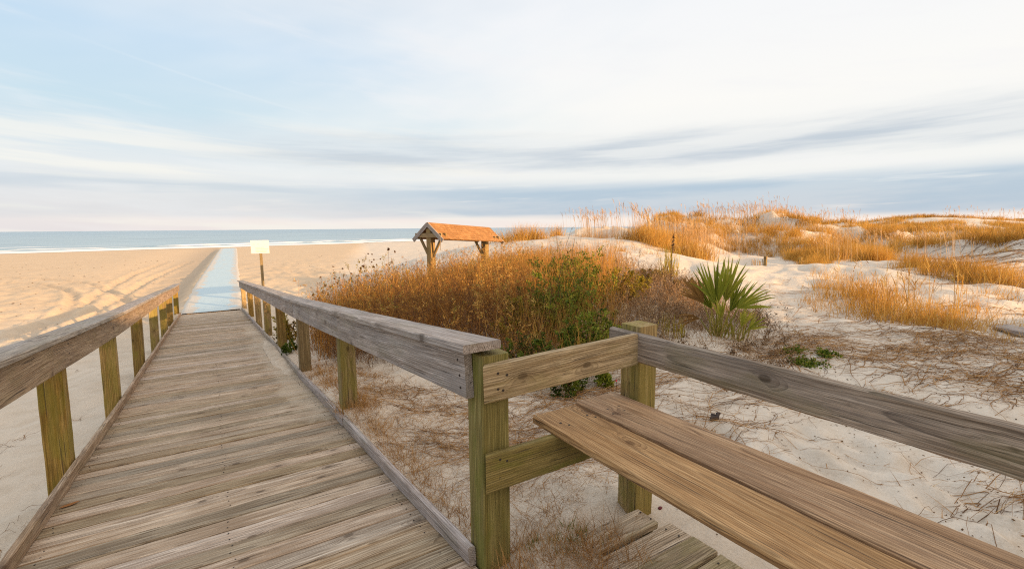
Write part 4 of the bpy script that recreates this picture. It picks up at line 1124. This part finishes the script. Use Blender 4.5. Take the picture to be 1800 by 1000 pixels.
# grey-brown tangle right of the green shrubs, up to the palm
sb = Blades()
TANGLE = [gpt(1090,640,-.1), gpt(1210,625,0), gpt(1330,640,0), gpt(1400,660,0), gpt(1390,600,.05), ppt(1330,545,9), ppt(1260,510,10.5), ppt(1150,500,11.5), ppt(1080,510,11), gpt(1080,580,0)]
pts = scatter_poly(TANGLE, 620); pts = pts[fbm(pts[:, 0]*1.3, pts[:, 1]*1.3, 451, 3) > .36]; hs = RNG.uniform(.12, .42, len(pts))*(.45+.55*sstep(.5, 1.3, np.hypot(pts[:, 0]-G(1265,600,.05)[0], pts[:, 1]-G(1265,600,.05)[1])))
weeds(sb, sb, pts, hs, 'low', (.0, .55), (.0, .6), 1.1, .9, tilt=.35)
p2 = scatter_poly([gpt(1060,640,-.1), gpt(1200,610,0), ppt(1225,530,9), ppt(1210,505,10.5), ppt(1090,500,11.5), gpt(1060,580,0)], 420); p2 = p2[fbm(p2[:, 0]*1.4, p2[:, 1]*1.4, 461, 3) > .44]; weeds(sb, sb, p2, RNG.uniform(.25, .6, len(p2)), 'dry', (.2, .8), (.2, .9), 1.2, .9, tilt=.3)
tufts(sb, scatter_poly(TANGLE, 460), 12, .1, .34, .1, .005, .9, (.3, 1), .6)
tag(sb.build('dead_brush', M['deadtangle']), 'low grey brown dead brush on the mound around the palm', 'dead brush', kind='stuff')

# individual tall weeds at the left edge, against the beach
wx = [(556,560,9.6,.62),(572,545,9.8,.8),(590,520,10.2,.95),(612,510,10.6,1.1),(634,500,11,1.2),(655,490,11.4,1.3),(676,478,12,1.35),(700,470,12.4,1.2)]
labs = ['thin yellow-leaved weed at the far left end of the thicket, against the beach', 'short seedy weed, second from the left end of the thicket']
for i, (x, y, d, h) in enumerate(wx):
    c0 = P(x, y, d); z0 = gz(c0[0], c0[1]); o = (c0[0], c0[1], z0)
    root = empty('tall_weed', o, labs[i] if i < 2 else 'tall brown weed with yellowish leaves and round seed heads, at the thicket left edge', 'weed', 'tall weeds along the left edge of the thicket')
    for kk in range(6):
        s, l, sd = Blades(), Blades(), Blades()
        cc = np.array([[c0[0], c0[1]]])+RNG.normal(0, .15, (1, 2)); hh = np.clip(RNG.normal(h, .14, 1), .3, 2)
        weeds(s, l, cc, hh, 'seedy', (.2, .6), (.1, .9), 1.6, 1.2, tilt=.09)
        tops = np.column_stack([cc, terrain(cc[:, 0], cc[:, 1])+hh*1.0])+RNG.normal(0, .02, (1, 3))
        v = rvec(24)*.023
        sd.quads(tops+v*.6, v*.5, np.cross(v, rvec(24))*.6, RNG.uniform(0, .6, 24))
        s.build('stem', M['twig'], root, o); l.build('leaf_spray', M['yellowleaf'], root, o); sd.build('seed_head', M['twig'], root, o)
q = P(683, 470, 11.2); z0 = gz(q[0], q[1]); top = P(682.5, 438, 11.2)
dw = empty('dead_flower', (q[0], q[1], z0), 'tall dark dead flower head standing above the weeds left of the shelter', 'flower')
mb = MB(); tube(mb, [(q[0], q[1], z0), (q[0]-.03, q[1], z0+.5*(top[2]-z0)), (top[0], top[1], top[2]-.03)], [.006, .005, .004]); mb.build('stem', M['seedhead'], dw)
s = Blades(); v = rvec(60)*.035; s.quads(top+v*.6, v*.5, np.cross(v, rvec(60))*.6, RNG.uniform(0, .3, 60)); s.build('flower_head', M['twig'], dw, (q[0], q[1], z0))

# green shrubs -----------------------------------------------------------------
def shrub(label, cx, cy, d, n, rad, h0, h1, leafm, kind='leafy', lt=(0, 1), name='green_shrub', group=None, bare=0, ls=1.):
    c0 = P(cx, cy, d); o = (c0[0], c0[1], gz(c0[0], c0[1])); root = empty(name, o, label, 'shrub', group)
    s, l = Blades(), Blades()
    a = RNG.uniform(0, 6.28, n); rr_ = rad*np.sqrt(RNG.uniform(0, 1, n)); pts = np.stack([c0[0]+rr_*np.cos(a), c0[1]+rr_*np.sin(a)], -1)
    hs = RNG.uniform(h0, h1, n)*(1-.45*(rr_/rad)**2)
    weeds(s, l, pts, hs, kind, (.1, .6), lt, 1.6, ls, tilt=.2)
    if bare:
        p2 = c0[:2]+RNG.normal(0, rad*.35, (bare, 2)); weeds(s, l, p2, RNG.uniform(h1*.95, h1*1.3, bare), 'seedy', (.0, .4), lt, 2.2, .7*ls, tilt=.22)
    s.build('stems', M['twig'], root, o); l.build('foliage', M[leafm], root, o); return root
shrub('tall loose dark green shrub with bare twigs sticking out of its top, behind the weeds', 1005, 560, 8.6, 46, .62, .8, 1.22, 'green', lt=(.1, 1), bare=9, ls=.9)
shrub('olive green shrub mixed with dry stems, left of the tall dark green one', 945, 575, 7.6, 22, .5, .5, 1.05, 'green', lt=(.3, 1), bare=4)
shrub('yellowish green shrub right of the tall dark green one', 1075, 560, 8.8, 24, .55, .45, .95, 'yellowleaf', lt=(.0, .8), bare=3)
shrub('loose yellow green shrub among dry stems, between the tall dark shrub and the low bushes', 1015, 610, 6.9, 30, .5, .5, .95, 'green', lt=(.35, 1), bare=5, ls=.85)
shrub('sparse olive shrub at the front of the brown weeds, left of the yellow green one', 925, 620, 6.7, 20, .45, .4, .8, 'yellowleaf', lt=(0, .7), bare=4, ls=.85)
shrub('bright green low bush just beyond the cross rail of the bench', 1040, 640, 6.0, 34, .46, .34, .62, 'bright', lt=(.2, 1), ls=.95)
shrub('dark green low bush at the foot of the weeds, seen left above the cross rail', 960, 655, 5.7, 30, .56, .3, .58, 'bright', lt=(0, .7), ls=.95)
shrub('dark green spreading bush under the cross rail, nearest to the bench', 1010, 690, 5.05, 32, .5, .25, .46, 'bright', lt=(0, .8), ls=.95)
shrub('small green plant beside the ramp posts under the right railing', 514, 650, 8.4, 8, .2, .16, .3, 'green', lt=(.0, .6))
shrub('leafy yellow green plant seen between the ramp posts, under the rail', 512, 590, 9.6, 14, .3, .4, .7, 'yellowleaf')
for lab, x, y, d, n, rad, h in (('low yellow green ground plant in front of the yellow spiky plant', 1150,500,11.2,22,.5,.3), ('low leafy plant on the mound left of the palm', 1205,512,10.2,20,.45,.26), ('low leafy plant on the dead brush right of the green shrubs', 1115,520,10.2,20,.45,.4)):
    shrub(lab, x, y, d, n, rad, h*.6, h, 'yellowleaf', name='ground_plant', lt=(.0, .7))
# green tufts of small succulents on the sand
for lab, x, y, z, n, rad in (('small green mat of succulent leaves on the sand below the palm, nearest the rail', 1416, 633, .0, 60, .13), ('small green mat of succulent leaves on the sand, furthest right', 1450, 626, .0, 40, .10), ('dark green mat of succulent leaves on the slope beside the palm', 1396, 616, .02, 36, .10)):
    q = G(x, y, z); o = (q[0], q[1], gz(q[0], q[1])); l = Blades()
    c = q[:2]+RNG.normal(0, rad*.5, (n, 2)); k = np.repeat(np.arange(n), 9); zz = terrain(c[:, 0], c[:, 1])
    v = rvec(len(k), .1, 1)*.03; cen = np.column_stack([c, zz])[k]+v*1.2+RNG.normal(0, .012, (len(k), 3)); l.quads(cen, v*.6, np.cross(v, rvec(len(k)))*.45, RNG.uniform(0, 1, len(k)))
    tag(l.build('succulent', M['green'], off=o), lab, 'plant').location = o

# palmetto ------------------------------------------------------------------------
pb = P(1262, 600, 6.85); pbz = gz(pb[0], pb[1]); po = np.array([pb[0], pb[1], pbz])
palm = empty('palmetto', tuple(po), 'young fan palm with spiky green fronds on the mound behind the guard rail', 'palm')
vr = np.array([math.cos(YAW+.45), -math.sin(YAW+.45), 0]); vf = np.array([math.sin(YAW+.45), math.cos(YAW+.45), 0]); vz = np.array([0, 0, 1.])
def pt(dx, dz, df=0.): return po+vr*dx+vz*dz+vf*df
def frond(hub, root, up, R, nl, spread, mat, nrm, tone, parent, petal=True, droop=.1):
    up = unit(up); nrm = unit(nrm-up*np.dot(nrm, up)); sd = np.cross(up, nrm)
    b = Blades(); V = []; Q = []; T = []; n = 0
    for i in range(nl):
        f = i/(nl-1)*2-1; a = f*spread+random.uniform(-.03, .03)
        dirv = up*math.cos(a)+sd*math.sin(a); tr = -up*math.sin(a)+sd*math.cos(a)
        L = R*(1-.22*f*f)*random.uniform(.88, 1.08); nseg = 6; tone_i = clip01(random.gauss(tone, .17))
        if random.random() < .06: L *= random.uniform(.45, .75)
        jit = random.uniform(-.22, .22); sway = random.gauss(0, .07); drp = max(0, random.gauss(0, .10))
        for k in range(nseg+1):
            t = k/nseg; wv = .0165*R/.6*(.35+1.4*t if t < .42 else .94*(1-((t-.42)/.58)**1.6)+.02)
            c = hub+dirv*L*t+nrm*(.10*R*t*math.sin(f*2)+jit*L*t*t)+tr*sway*L*t*t-vz*(droop+drp)*L*t**3
            fold = nrm*wv*.55
            V += [c-tr*wv+fold, c, c+tr*wv+fold]
            T += [tone_i]*3
        for k in range(nseg):
            o = n+k*3
            Q += [(o, o+1, o+4, o+3), (o+1, o+2, o+5, o+4)]
        n += (nseg+1)*3
    V = np.array(V); Q = np.array(Q)
    b.V.append(V); b.Q.append(Q); b.T.append(np.array(T))
    fo_ = b.build('frond', M[mat], parent, po)
    mb = MB(); mid = (root+hub)/2+nrm*.03
    tube(mb, [root, mid, hub, hub+up*R*.12], [.013, .010, .007, .002], 6, rnd=random.uniform(.1, .7))
    off_save = OFF.get(fo_.name); OFF[fo_.name] = po
    mb.build('stem', M['petiole'], fo_, tone=True)
face = -vf
r0 = pt(0, .0); 
frond(pt(-.04,.43,-.05), pt(-.01,-.05), vz-vr*.16, .66, 18, .52, 'frond', face+vr*.15, .45, palm, droop=.0)
frond(pt(.07,.47,.08), pt(.02,-.05), vz+vr*.12, .64, 16, .50, 'frond', face-vr*.3, .7, palm, droop=.0)
frond(pt(.22,.40,-.02), pt(.06,-.05), vr*.80+vz*.75, .52, 15, .62, 'frond', face+vz*.3, .6, palm, droop=.05)
frond(pt(-.20,.44,.0), pt(-.04,-.05), -vr*.62+vz*.8, .48, 14, .50, 'frondbrown', face+vr*.3, .5, palm, droop=.02)
frond(pt(-.10,.36,.06), pt(-.02,-.05), vz*.9-vr*.5, .50, 12, .40, 'frond', face+vr*.4, .35, palm, droop=.04)
frond(pt(.13,.33,.10), pt(.03,-.05), vz*.9+vr*.35, .50, 12, .42, 'frond', face-vr*.4, .3, palm, droop=.02)
frond(pt(-.24,.22,.02), pt(-.05,-.05), -vr*.9+vz*.1, .38, 10, .40, 'frondbrown', face+vr*.2, .6, palm, droop=.35)
frond(pt(.02,.26,-.12), pt(.0,-.05), vz*1.-vr*.1, .34, 12, .4, 'frond', face, .85, palm)
frond(pt(.28,.16,-.05), pt(.24,-.05), vz*1.+vr*.25, .34, 12, .40, 'frond', face, .9, palm)
frond(pt(.36,.12,.0), pt(.26,-.05), vz*.7+vr*.7, .30, 10, .5, 'frond', face, .6, palm)
b = Blades(); n = 46
base = np.column_stack([po[:2]+RNG.normal(0, .07, (n, 2))+np.where(RNG.uniform(0, 1, n) < .45, .24, 0)[:, None]*vr[:2], np.full(n, pbz-.03)])
v = np.stack([RNG.normal(0, .12, n), RNG.normal(0, .12, n), RNG.uniform(.2, .52, n)], -1)
b.add(base, v, np.full(n, .018), RNG.normal(0, .03, (n, 3)), RNG.uniform(.1, 1, n), 3, .3); b.build('leaf_bases', M['petiole'], palm, po)

# yellow spiky plant
yb = P(1176, 497, 12.0); yo = np.array([yb[0], yb[1], gz(yb[0], yb[1])]); yroot = empty('spiky_plant', tuple(yo), 'spiky yellow green plant with a brown stalk on the sand left of the palm', 'plant')
b = Blades(); n = 70; a = RNG.uniform(0, 6.28, n); ln = np.abs(RNG.normal(0, .24, n)); h = RNG.uniform(.4, .82, n)
b.add(yo+np.column_stack([RNG.normal(0, .10, (n, 2)), np.full(n, -.03)]), np.stack([np.cos(a)*ln, np.sin(a)*ln, np.ones(n)], -1)*h[:, None], RNG.uniform(.014, .024, n), RNG.normal(0, .05, (n, 3)), RNG.uniform(.4, 1, n), 3, .1)
b.build('leaves', M['yellowleaf'], yroot, yo)
mb = MB(); tube(mb, [yo+np.array((.05,0,-.02)), yo+np.array((.07,0,.5)), yo+np.array((.12,0,.98))], [.013, .011, .008], 6); mb.build('stalk', M['seedhead'], yroot)
b = Blades(); n = 60; zc = RNG.uniform(.55, 1.02, n); v = rvec(n)*.05; b.quads(yo+np.column_stack([.04+.08*zc, zc*0, zc])+v*.4, v*.8, np.cross(v, rvec(n))*.35, RNG.uniform(.2, .7, n)); b.build('seed_head', M['twig'], yroot, yo)
# small grass-like plants by the rail post
for lab, x, y, z in (('thin green blades growing just behind the corner post of the guard rail', 1172, 596, -.02), ('thin yellow green blades between the corner post and the palm', 1192, 600, -.02)):
    q = G(x, y, z); o = np.array([q[0], q[1], gz(q[0], q[1])]); b = Blades(); n = 26; a = RNG.uniform(0, 6.28, n); ln = np.abs(RNG.normal(0, .25, n)); h = RNG.uniform(.14, .36, n)
    b.add(o+np.column_stack([RNG.normal(0, .05, (n, 2)), np.full(n, -.02)]), np.stack([np.cos(a)*ln, np.sin(a)*ln, np.ones(n)], -1)*h[:, None], RNG.uniform(.008, .016, n), RNG.normal(0, .03, (n, 3)), RNG.uniform(.2, 1, n), 3, .15)
    tag(b.build('grass_tuft', M['yellowleaf'], off=o), lab, 'grass tuft').location = o
# pink flower
q = G(1083, 690, -.15); o = np.array([q[0], q[1], gz(q[0], q[1])]); top = P(1083, 668.5, np.hypot(q[0], q[1]))
pf = empty('pink_flower', tuple(o), 'single small pink flower beside the corner post of the guard rail', 'flower')
mb = MB(); tube(mb, [o, (o+top)/2+np.array((.01,0,0)), top], .003); mb.build('stem', M['seedhead'], pf)
mb = MB()
for k in range(6):
    a = k*1.047; dv = np.array([math.cos(a), -.5, math.sin(a)])*.013; sd_ = np.array([-math.sin(a), 0, math.cos(a)])*.006
    mb.add([top, top+dv*.6+sd_, top+dv, top+dv*.6-sd_, top+np.array((0, .004, 0))], [(0, 1, 2, 3), (4, 3, 2, 1)])
mb.build('petals', M['pink'], pf)
q = G(1139, 549, .1); scrap('paper_scrap', 1139, 549, .0, M['paper'], 'white scrap of litter caught in the dead brush left of the palm', 'litter', .035, .8)

# --- dry runners and straw on the pale sand ------------------------------------------
def runners(bl, start, dirs, length, width, seg=14, wig=.10, lift=.022, tone=(0, 1)):
    n = len(start); step = length/seg
    p = start.copy(); a = dirs.copy(); da = RNG.normal(0, wig, n); path = [p.copy()]
    for k in range(seg):
        da = da*.7+RNG.normal(0, wig, n)*.6; a = a+da
        p = p+np.stack([np.cos(a), np.sin(a)], -1)*step[:, None]; path.append(p.copy())
    path = np.stack(path, 1); z = terrain(path[..., 0].ravel(), path[..., 1].ravel()).reshape(n, -1)
    bur = RNG.uniform(-.9, 1.2, z.shape); bur = (bur+np.roll(bur, 1, 1)+np.roll(bur, -1, 1))/1.6
    z = z+lift*bur+.004
    c = np.concatenate([path, z[..., None]], -1)
    d = np.gradient(c, axis=1); sd = np.stack([-d[..., 1], d[..., 0], np.zeros(z.shape)], -1); sd /= np.linalg.norm(sd, axis=-1, keepdims=True)+1e-9
    width = width*np.clip(np.hypot(start[:, 0], start[:, 1])/6., .35, 1.1)
    wv = width[:, None]*(1-.7*np.linspace(0, 1, seg+1)[None]**2)
    up = np.array([0, 0, 1.])
    V = np.stack([c-sd*wv[..., None]*.5, c+up*wv[..., None]*.45, c+sd*wv[..., None]*.5], 2)
    i = np.arange(n)[:, None]*(3*(seg+1))+np.arange(seg)[None]*3
    Q = np.concatenate([np.stack([i, i+1, i+4, i+3], -1).reshape(-1, 4), np.stack([i+1, i+2, i+5, i+4], -1).reshape(-1, 4)])
    tn = RNG.uniform(*tone, n); bl.raw(V, Q, np.repeat(tn, 3*(seg+1)))
    return c
bl = Blades()
DIR0 = math.atan2(-.50, .86)
NEARSAND = [(2.0,1.9), (1.3,3.2), (1.3,5.0), gpt(880,690), gpt(1090,690), gpt(1200,625,0), gpt(1420,580,.02), gpt(1700,590,.05), gpt(1900,640,.05), gpt(1950,780,-.05), gpt(1860,920,-.15), gpt(1680,890,-.12), gpt(1420,790,-.12), (2.6,2.0)]
st = scatter_poly(NEARSAND, 4200); keep = (.45*fbm(st[:, 0]*.75, st[:, 1]*.75, 71, 4)+.55*fbm(st[:, 0]*2.1, st[:, 1]*2.1, 72, 3)) > .50; st = st[keep]
c = runners(bl, st, DIR0+RNG.normal(0, .35, len(st))+math.pi*(RNG.uniform(0, 1, len(st)) < .5), RNG.uniform(.25, 1.3, len(st)), RNG.uniform(.003, .010, len(st)), wig=.15, tone=(.05, .75))
k = RNG.integers(0, len(c), 8500); j = RNG.integers(2, c.shape[1]-1, 8500); q = c[k, j]
a = DIR0+RNG.normal(0, .9, 8500)+math.pi*(RNG.uniform(0, 1, 8500) < .5); h = RNG.uniform(.03, .19, 8500)
bl.add(q, np.stack([np.cos(a), np.sin(a), RNG.uniform(-.02, .55, 8500)], -1)*h[:, None], RNG.uniform(.002, .0055, 8500), np.zeros((8500, 3))+np.array([0, 0, -.01]), RNG.uniform(.2, 1, 8500), 2, .2)
# long strands on the viny dune at the right
c2, x2, d2 = polar_pts(520, 1600, 1900, 13.5, 25)
m = ~((x2 < 1660) & (d2 < 19)); c2 = c2[m]
runners(bl, c2, DIR0+RNG.normal(0, .25, len(c2))+math.pi*(RNG.uniform(0, 1, len(c2)) < .5), RNG.uniform(.5, 2.2, len(c2)), RNG.uniform(.008, .018, len(c2)), wig=.1, lift=.02, tone=(.0, .6))
c2, x2, d2 = polar_pts(260, 1330, 1900, 8, 12.5)
runners(bl, c2, DIR0+RNG.normal(0, .3, len(c2))+math.pi*(RNG.uniform(0, 1, len(c2)) < .5), RNG.uniform(.4, 1.4, len(c2)), RNG.uniform(.005, .01, len(c2)), wig=.1, tone=(.1, .7))
# right of the ramp, between curb and weeds, and beside the corner post
SIDE = [(1.0,1.95), (1.95,1.95), (2.1,3.2), (1.7,5.2), (1.35,7.4), (1.0,7.6), (.97,4.5)]
st = scatter_poly(SIDE, 900)
c = runners(bl, st, RNG.uniform(0, 6.28, len(st)), RNG.uniform(.12, .6, len(st)), RNG.uniform(.002, .005, len(st)), wig=.22, tone=(.1, .9))
k = RNG.integers(0, len(c), 7000); j = RNG.integers(1, c.shape[1]-1, 7000); q = c[k, j]; a = RNG.uniform(0, 6.28, 7000); h = RNG.uniform(.03, .12, 7000)
bl.add(q, np.stack([np.cos(a), np.sin(a), RNG.uniform(0, .9, 7000)], -1)*h[:, None], RNG.uniform(.0018, .0035, 7000), np.zeros((7000, 3)), RNG.uniform(.2, 1, 7000), 2, .2)
for n_, cx, cy, sx_2, sy_2 in ((300, 1.22, 1.62, .20, .14), (160, 1.05, 3.4, .06, .9), (130, 1.03, 5.6, .06, .9), (80, 1.02, 4.3, .09, .09)):
    c = np.stack([RNG.normal(cx, sx_2, n_), RNG.normal(cy, sy_2, n_)], -1); zc = np.maximum(terrain(c[:, 0], c[:, 1]), np.where((c[:, 0] > .95) & (c[:, 1] < 1.68), .0, -9))
    tufts(bl, c, 11, .05, .20, .03, .0034, 1.1, (.35, 1), .5, zc=zc)
tag(bl.build('straw_runners', M['straw']), 'dry brown runners and straw strewn over the pale sand', 'straw', kind='stuff')
sb = Blades(); c = np.stack([RNG.normal(1.3, .12, 30), RNG.normal(1.66, .06, 30)], -1); zc = np.full(30, .015)
tufts(sb, c, 14, .03, .08, .02, .004, .8, (.2, .8), .3, zc=zc)
tag(sb.build('moss', M['green']), 'small green moss patch in the straw beside the corner post', 'moss', kind='stuff')

# wrack and shell bits on the open beach
bl = Blades(); n = 800
a = RNG.uniform(-.95, .18, n); r = RNG.uniform(0, 1, n)**1.4*60+11; c = np.stack([r*np.sin(a), r*np.cos(a)], -1); c = c[(c[:, 0] < -2.2)|((c[:, 1] > 22) & (c[:, 0] > 3.5))]
z = terrain(c[:, 0], c[:, 1]); n = len(c); rr_ = np.hypot(c[:, 0], c[:, 1]); v = rvec(n, -.2, .3)*(RNG.uniform(.012, .03, n)*(1+rr_*.05))[:, None]
bl.quads(np.column_stack([c, z+.02]), v, np.cross(v, np.array([0, 0, 1.]))*.5+np.array([0, 0, .012]), RNG.uniform(0, .6, n))
tag(bl.build('beach_wrack', M['twig']), 'small dark bits of wrack scattered over the open beach', 'wrack', kind='stuff')
bl = Blades(); n = 40; c = np.stack([RNG.uniform(-2.4, -1.2, n), RNG.uniform(2.4, 7.5, n)], -1)
runners(bl, c, RNG.normal(.5, .5, n), RNG.uniform(.15, .6, n), RNG.uniform(.003, .007, n), wig=.2, tone=(0, .5))
tag(bl.build('beach_straw', M['straw']), 'few dry stems lying on the sand beside the left railing', 'straw', kind='stuff')

bl = Blades(); n = 1500; c = scatter_poly([(2.0,1.6), (2.1,-.5), gpt(1900,990,-.18), gpt(1900,700,-.1), gpt(1650,590,.05), gpt(1400,600,.0), gpt(1150,700,-.12)], n)
v = rvec(n, -.2, .4)*RNG.uniform(.004, .013, n)[:, None]
bl.quads(np.column_stack([c, terrain(c[:, 0], c[:, 1])+.006]), v, np.cross(v, rvec(n))*.6, RNG.uniform(0, .7, n))
tag(bl.build('sand_debris', M['twig']), 'tiny dark bits of bark and leaf scattered on the sand behind the bench', 'debris', kind='stuff')

# ================================================================ SKY, SUN, CAMERA
w = bpy.data.worlds.new('World'); scene.world = w; w.use_nodes = True
nt = w.node_tree; nt.nodes.clear(); N = NT(nt)
out = nt.nodes.new('ShaderNodeOutputWorld'); bg = nt.nodes.new('ShaderNodeBackground'); N.l(bg.outputs[0], out.inputs[0])
STR = .12
bg.inputs[1].default_value = STR
sky = N.n('ShaderNodeTexSky'); sky.sky_type = 'NISHITA'; sky.sun_disc = False
sky.sun_elevation = SUN_EL; sky.sun_rotation = math.atan2(SUN_AZ[0], SUN_AZ[1])
tc = N.n('ShaderNodeTexCoord').outputs['Generated']
sx = N.n('ShaderNodeSeparateXYZ'); N.l(tc, sx.inputs[0])
el = N.math('ARCSINE', sx.outputs[2])
az = N.math('SUBTRACT', N.math('ARCTAN2', sx.outputs[0], sx.outputs[1]), YAW)     # 0 straight ahead, + to the right
def azel(ka, ke, shear=0., off=0.):
    c = N.n('ShaderNodeCombineXYZ')
    N.l(N.math('MULTIPLY', az, ka), c.inputs[0])
    N.l(N.math('MULTIPLY', N.math('ADD', el, N.math('MULTIPLY', az, shear)), ke), c.inputs[1])
    c.inputs[2].default_value = off
    return c.outputs[0]
# clear part: blue on the left, white on the right
soft = N.noise(azel(1.6, 5., -.15), 1., 4, .55)
side = N.sm(N.math('ADD', az, N.math('MULTIPLY', N.math('SUBTRACT', soft, .5), 1.5)), -.95, .40)
blue = N.ramp(N.sm(el, .0, .55), [(0,(.80,.76,.78)),(.10,(.76,.79,.82)),(.3,(.59,.74,.83)),(.6,(.54,.71,.87)),(1,(.76,.80,.85))])
white = N.ramp(N.sm(el, .0, .5), [(0,(.98,.87,.80)),(.06,(.90,.90,.88)),(.45,(.99,.97,.93)),(1,(.94,.95,.97))])
c = N.mix(side, blue, white)
wisp = N.noise(azel(2.2, 14., .12, 3.), 1., 5, .6)
c = N.mix(N.math('MULTIPLY', N.sm(wisp, .5, .75), .55), c, (.92,.91,.92))
wisp2 = N.noise(azel(2.0, 30., .05, 8.), 1., 4, .55)
lowc = N.math('MULTIPLY', N.sm(el, .26, .12), N.sm(az, .3, -.2))
c = N.mix(N.math('MULTIPLY', N.math('MULTIPLY', N.sm(wisp2, .48, .66), lowc), .75), c, (.93,.90,.84))
# streaky grey clouds above the bank
def band(e0, e1, soft0, soft1, n, amp):
    e = N.math('ADD', el, N.math('MULTIPLY', N.math('SUBTRACT', n, .5), amp))
    return N.math('MULTIPLY', N.sm(e, e0, e0+soft0), N.sm(e, e1, e1-soft1))
n1 = N.noise(azel(2.4, 18., -.03, 1.), 1., 5, .6)
n2 = N.noise(azel(3.0, 38., -.02, 2.), 1., 4, .55)
tilt_el = N.math('SUBTRACT', el, N.math('MULTIPLY', N.math('MAXIMUM', N.math('ADD', az, -.05), 0.), .0))
def band2(e0, e1, s0, s1, n, amp):
    e = N.math('ADD', tilt_el, N.math('MULTIPLY', N.math('SUBTRACT', n, .5), amp))
    return N.math('MULTIPLY', N.sm(e, e0, e0+s0), N.sm(e, e1, e1-s1))
up = N.math('MULTIPLY', band2(.105, .205, .035, .06, n1, .07), N.math('MULTIPLY', N.sm(az, -.66, -.35), N.math('ADD', .28, N.math('MULTIPLY', N.sm(n2, .36, .66), .6))))
right_up = N.sm(az, .02, .30)
up = N.math('MULTIPLY', up, N.math('ADD', N.math('MULTIPLY', right_up, .15), .80))
c = N.mix(up, c, (.50,.57,.655))
# warm evening glow round the low sun, behind the camera
sd = N.vmath('DOT_PRODUCT', tc, (SUN_AZ[0]*math.cos(SUN_EL), SUN_AZ[1]*math.cos(SUN_EL), math.sin(SUN_EL))).node.outputs['Value']
c = N.mix(N.sm(sd, .30, 1.), c, (1.35,1.02,.70))
# the long blue grey bank over the horizon
n3 = N.noise(azel(1.8, 20., -.04, 5.), 1., 4, .55)
bank = band2(.012, .103, .016, .030, n3, .03)
bank = N.math('MULTIPLY', bank, N.math('ADD', .28, N.math('MULTIPLY', N.sm(az, -.72, .10), .70)))
gapn = N.sm(n2, .70, .56)
bank = N.math('MULTIPLY', bank, N.math('MULTIPLY', N.math('ADD', .45, N.math('MULTIPLY', gapn, .55)), N.math('ADD', .72, N.math('MULTIPLY', N.sm(n1, .35, .6), .28))))
c = N.mix(N.math('MULTIPLY', bank, .92), c, (.42,.545,.68))
lo = N.math('MULTIPLY', band2(.062, .088, .012, .014, n2, .05), N.math('MULTIPLY', N.sm(az, -.30, -.5), .5))
c = N.mix(lo, c, (.52,.60,.70))
# contrail
tr = N.math('ABSOLUTE', N.math('ADD', N.math('SUBTRACT', el, .215), N.math('MULTIPLY', N.math('ADD', az, .40), .22)))
trm = N.math('MULTIPLY', N.sm(tr, .0035, .0), N.math('MULTIPLY', N.sm(az, -.8, -.6), N.sm(az, -.36, -.46)))
c = N.mix(N.math('MULTIPLY', trm, .12), c, (.95,.95,.95))
# high thin overcast, brighter overhead than near the horizon
lift = N.math('ADD', 1.0, N.math('MULTIPLY', N.sm(el, .42, 1.0), SKYLIFT))
c = N.vmath('SCALE', c); 
c.node.inputs['Scale'].default_value = 1.
N.l(N.math('MULTIPLY', lift, SKYK/STR), c.node.inputs['Scale'])
mx = N.n('ShaderNodeMix'); mx.data_type = 'RGBA'; mx.inputs[0].default_value = .93
N.l(sky.outputs[0], mx.inputs[6]); N.l(c, mx.inputs[7])
N.l(mx.outputs[2], bg.inputs[0])

sun = bpy.data.lights.new('sun', 'SUN'); sun.energy = SUN_E; sun.angle = R_(.53); sun.color = (1, .62, .29)
so = bpy.data.objects.new('sun', sun); link(so)
dirv = Vector((SUN_AZ[0]*math.cos(SUN_EL), SUN_AZ[1]*math.cos(SUN_EL), math.sin(SUN_EL)))
so.rotation_euler = dirv.to_track_quat('Z', 'Y').to_euler(); so.location = (10, -20, 15)

cam = bpy.data.cameras.new('camera'); co = bpy.data.objects.new('camera', cam); link(co)
cam.sensor_fit = 'HORIZONTAL'; cam.sensor_width = 36.; cam.lens = 36.*FPX/1800.
cam.clip_start = .05; cam.clip_end = 30000
from mathutils import Matrix
mt = Matrix(((AX_R[0], AX_U[0], -AX_F[0], 0), (AX_R[1], AX_U[1], -AX_F[1], 0), (AX_R[2], AX_U[2], -AX_F[2], CAMH), (0, 0, 0, 1)))
co.matrix_world = mt
scene.camera = co
vs = scene.view_settings; vs.view_transform = 'Standard'; vs.look = 'None'; vs.exposure = EXPO; vs.gamma = 1.; vs.use_curve_mapping = False
scene.render.engine = 'CYCLES'
scene.cycles.max_bounces = 8; scene.cycles.diffuse_bounces = 4; scene.cycles.use_denoising = False; scene.cycles.filter_width = 1.15
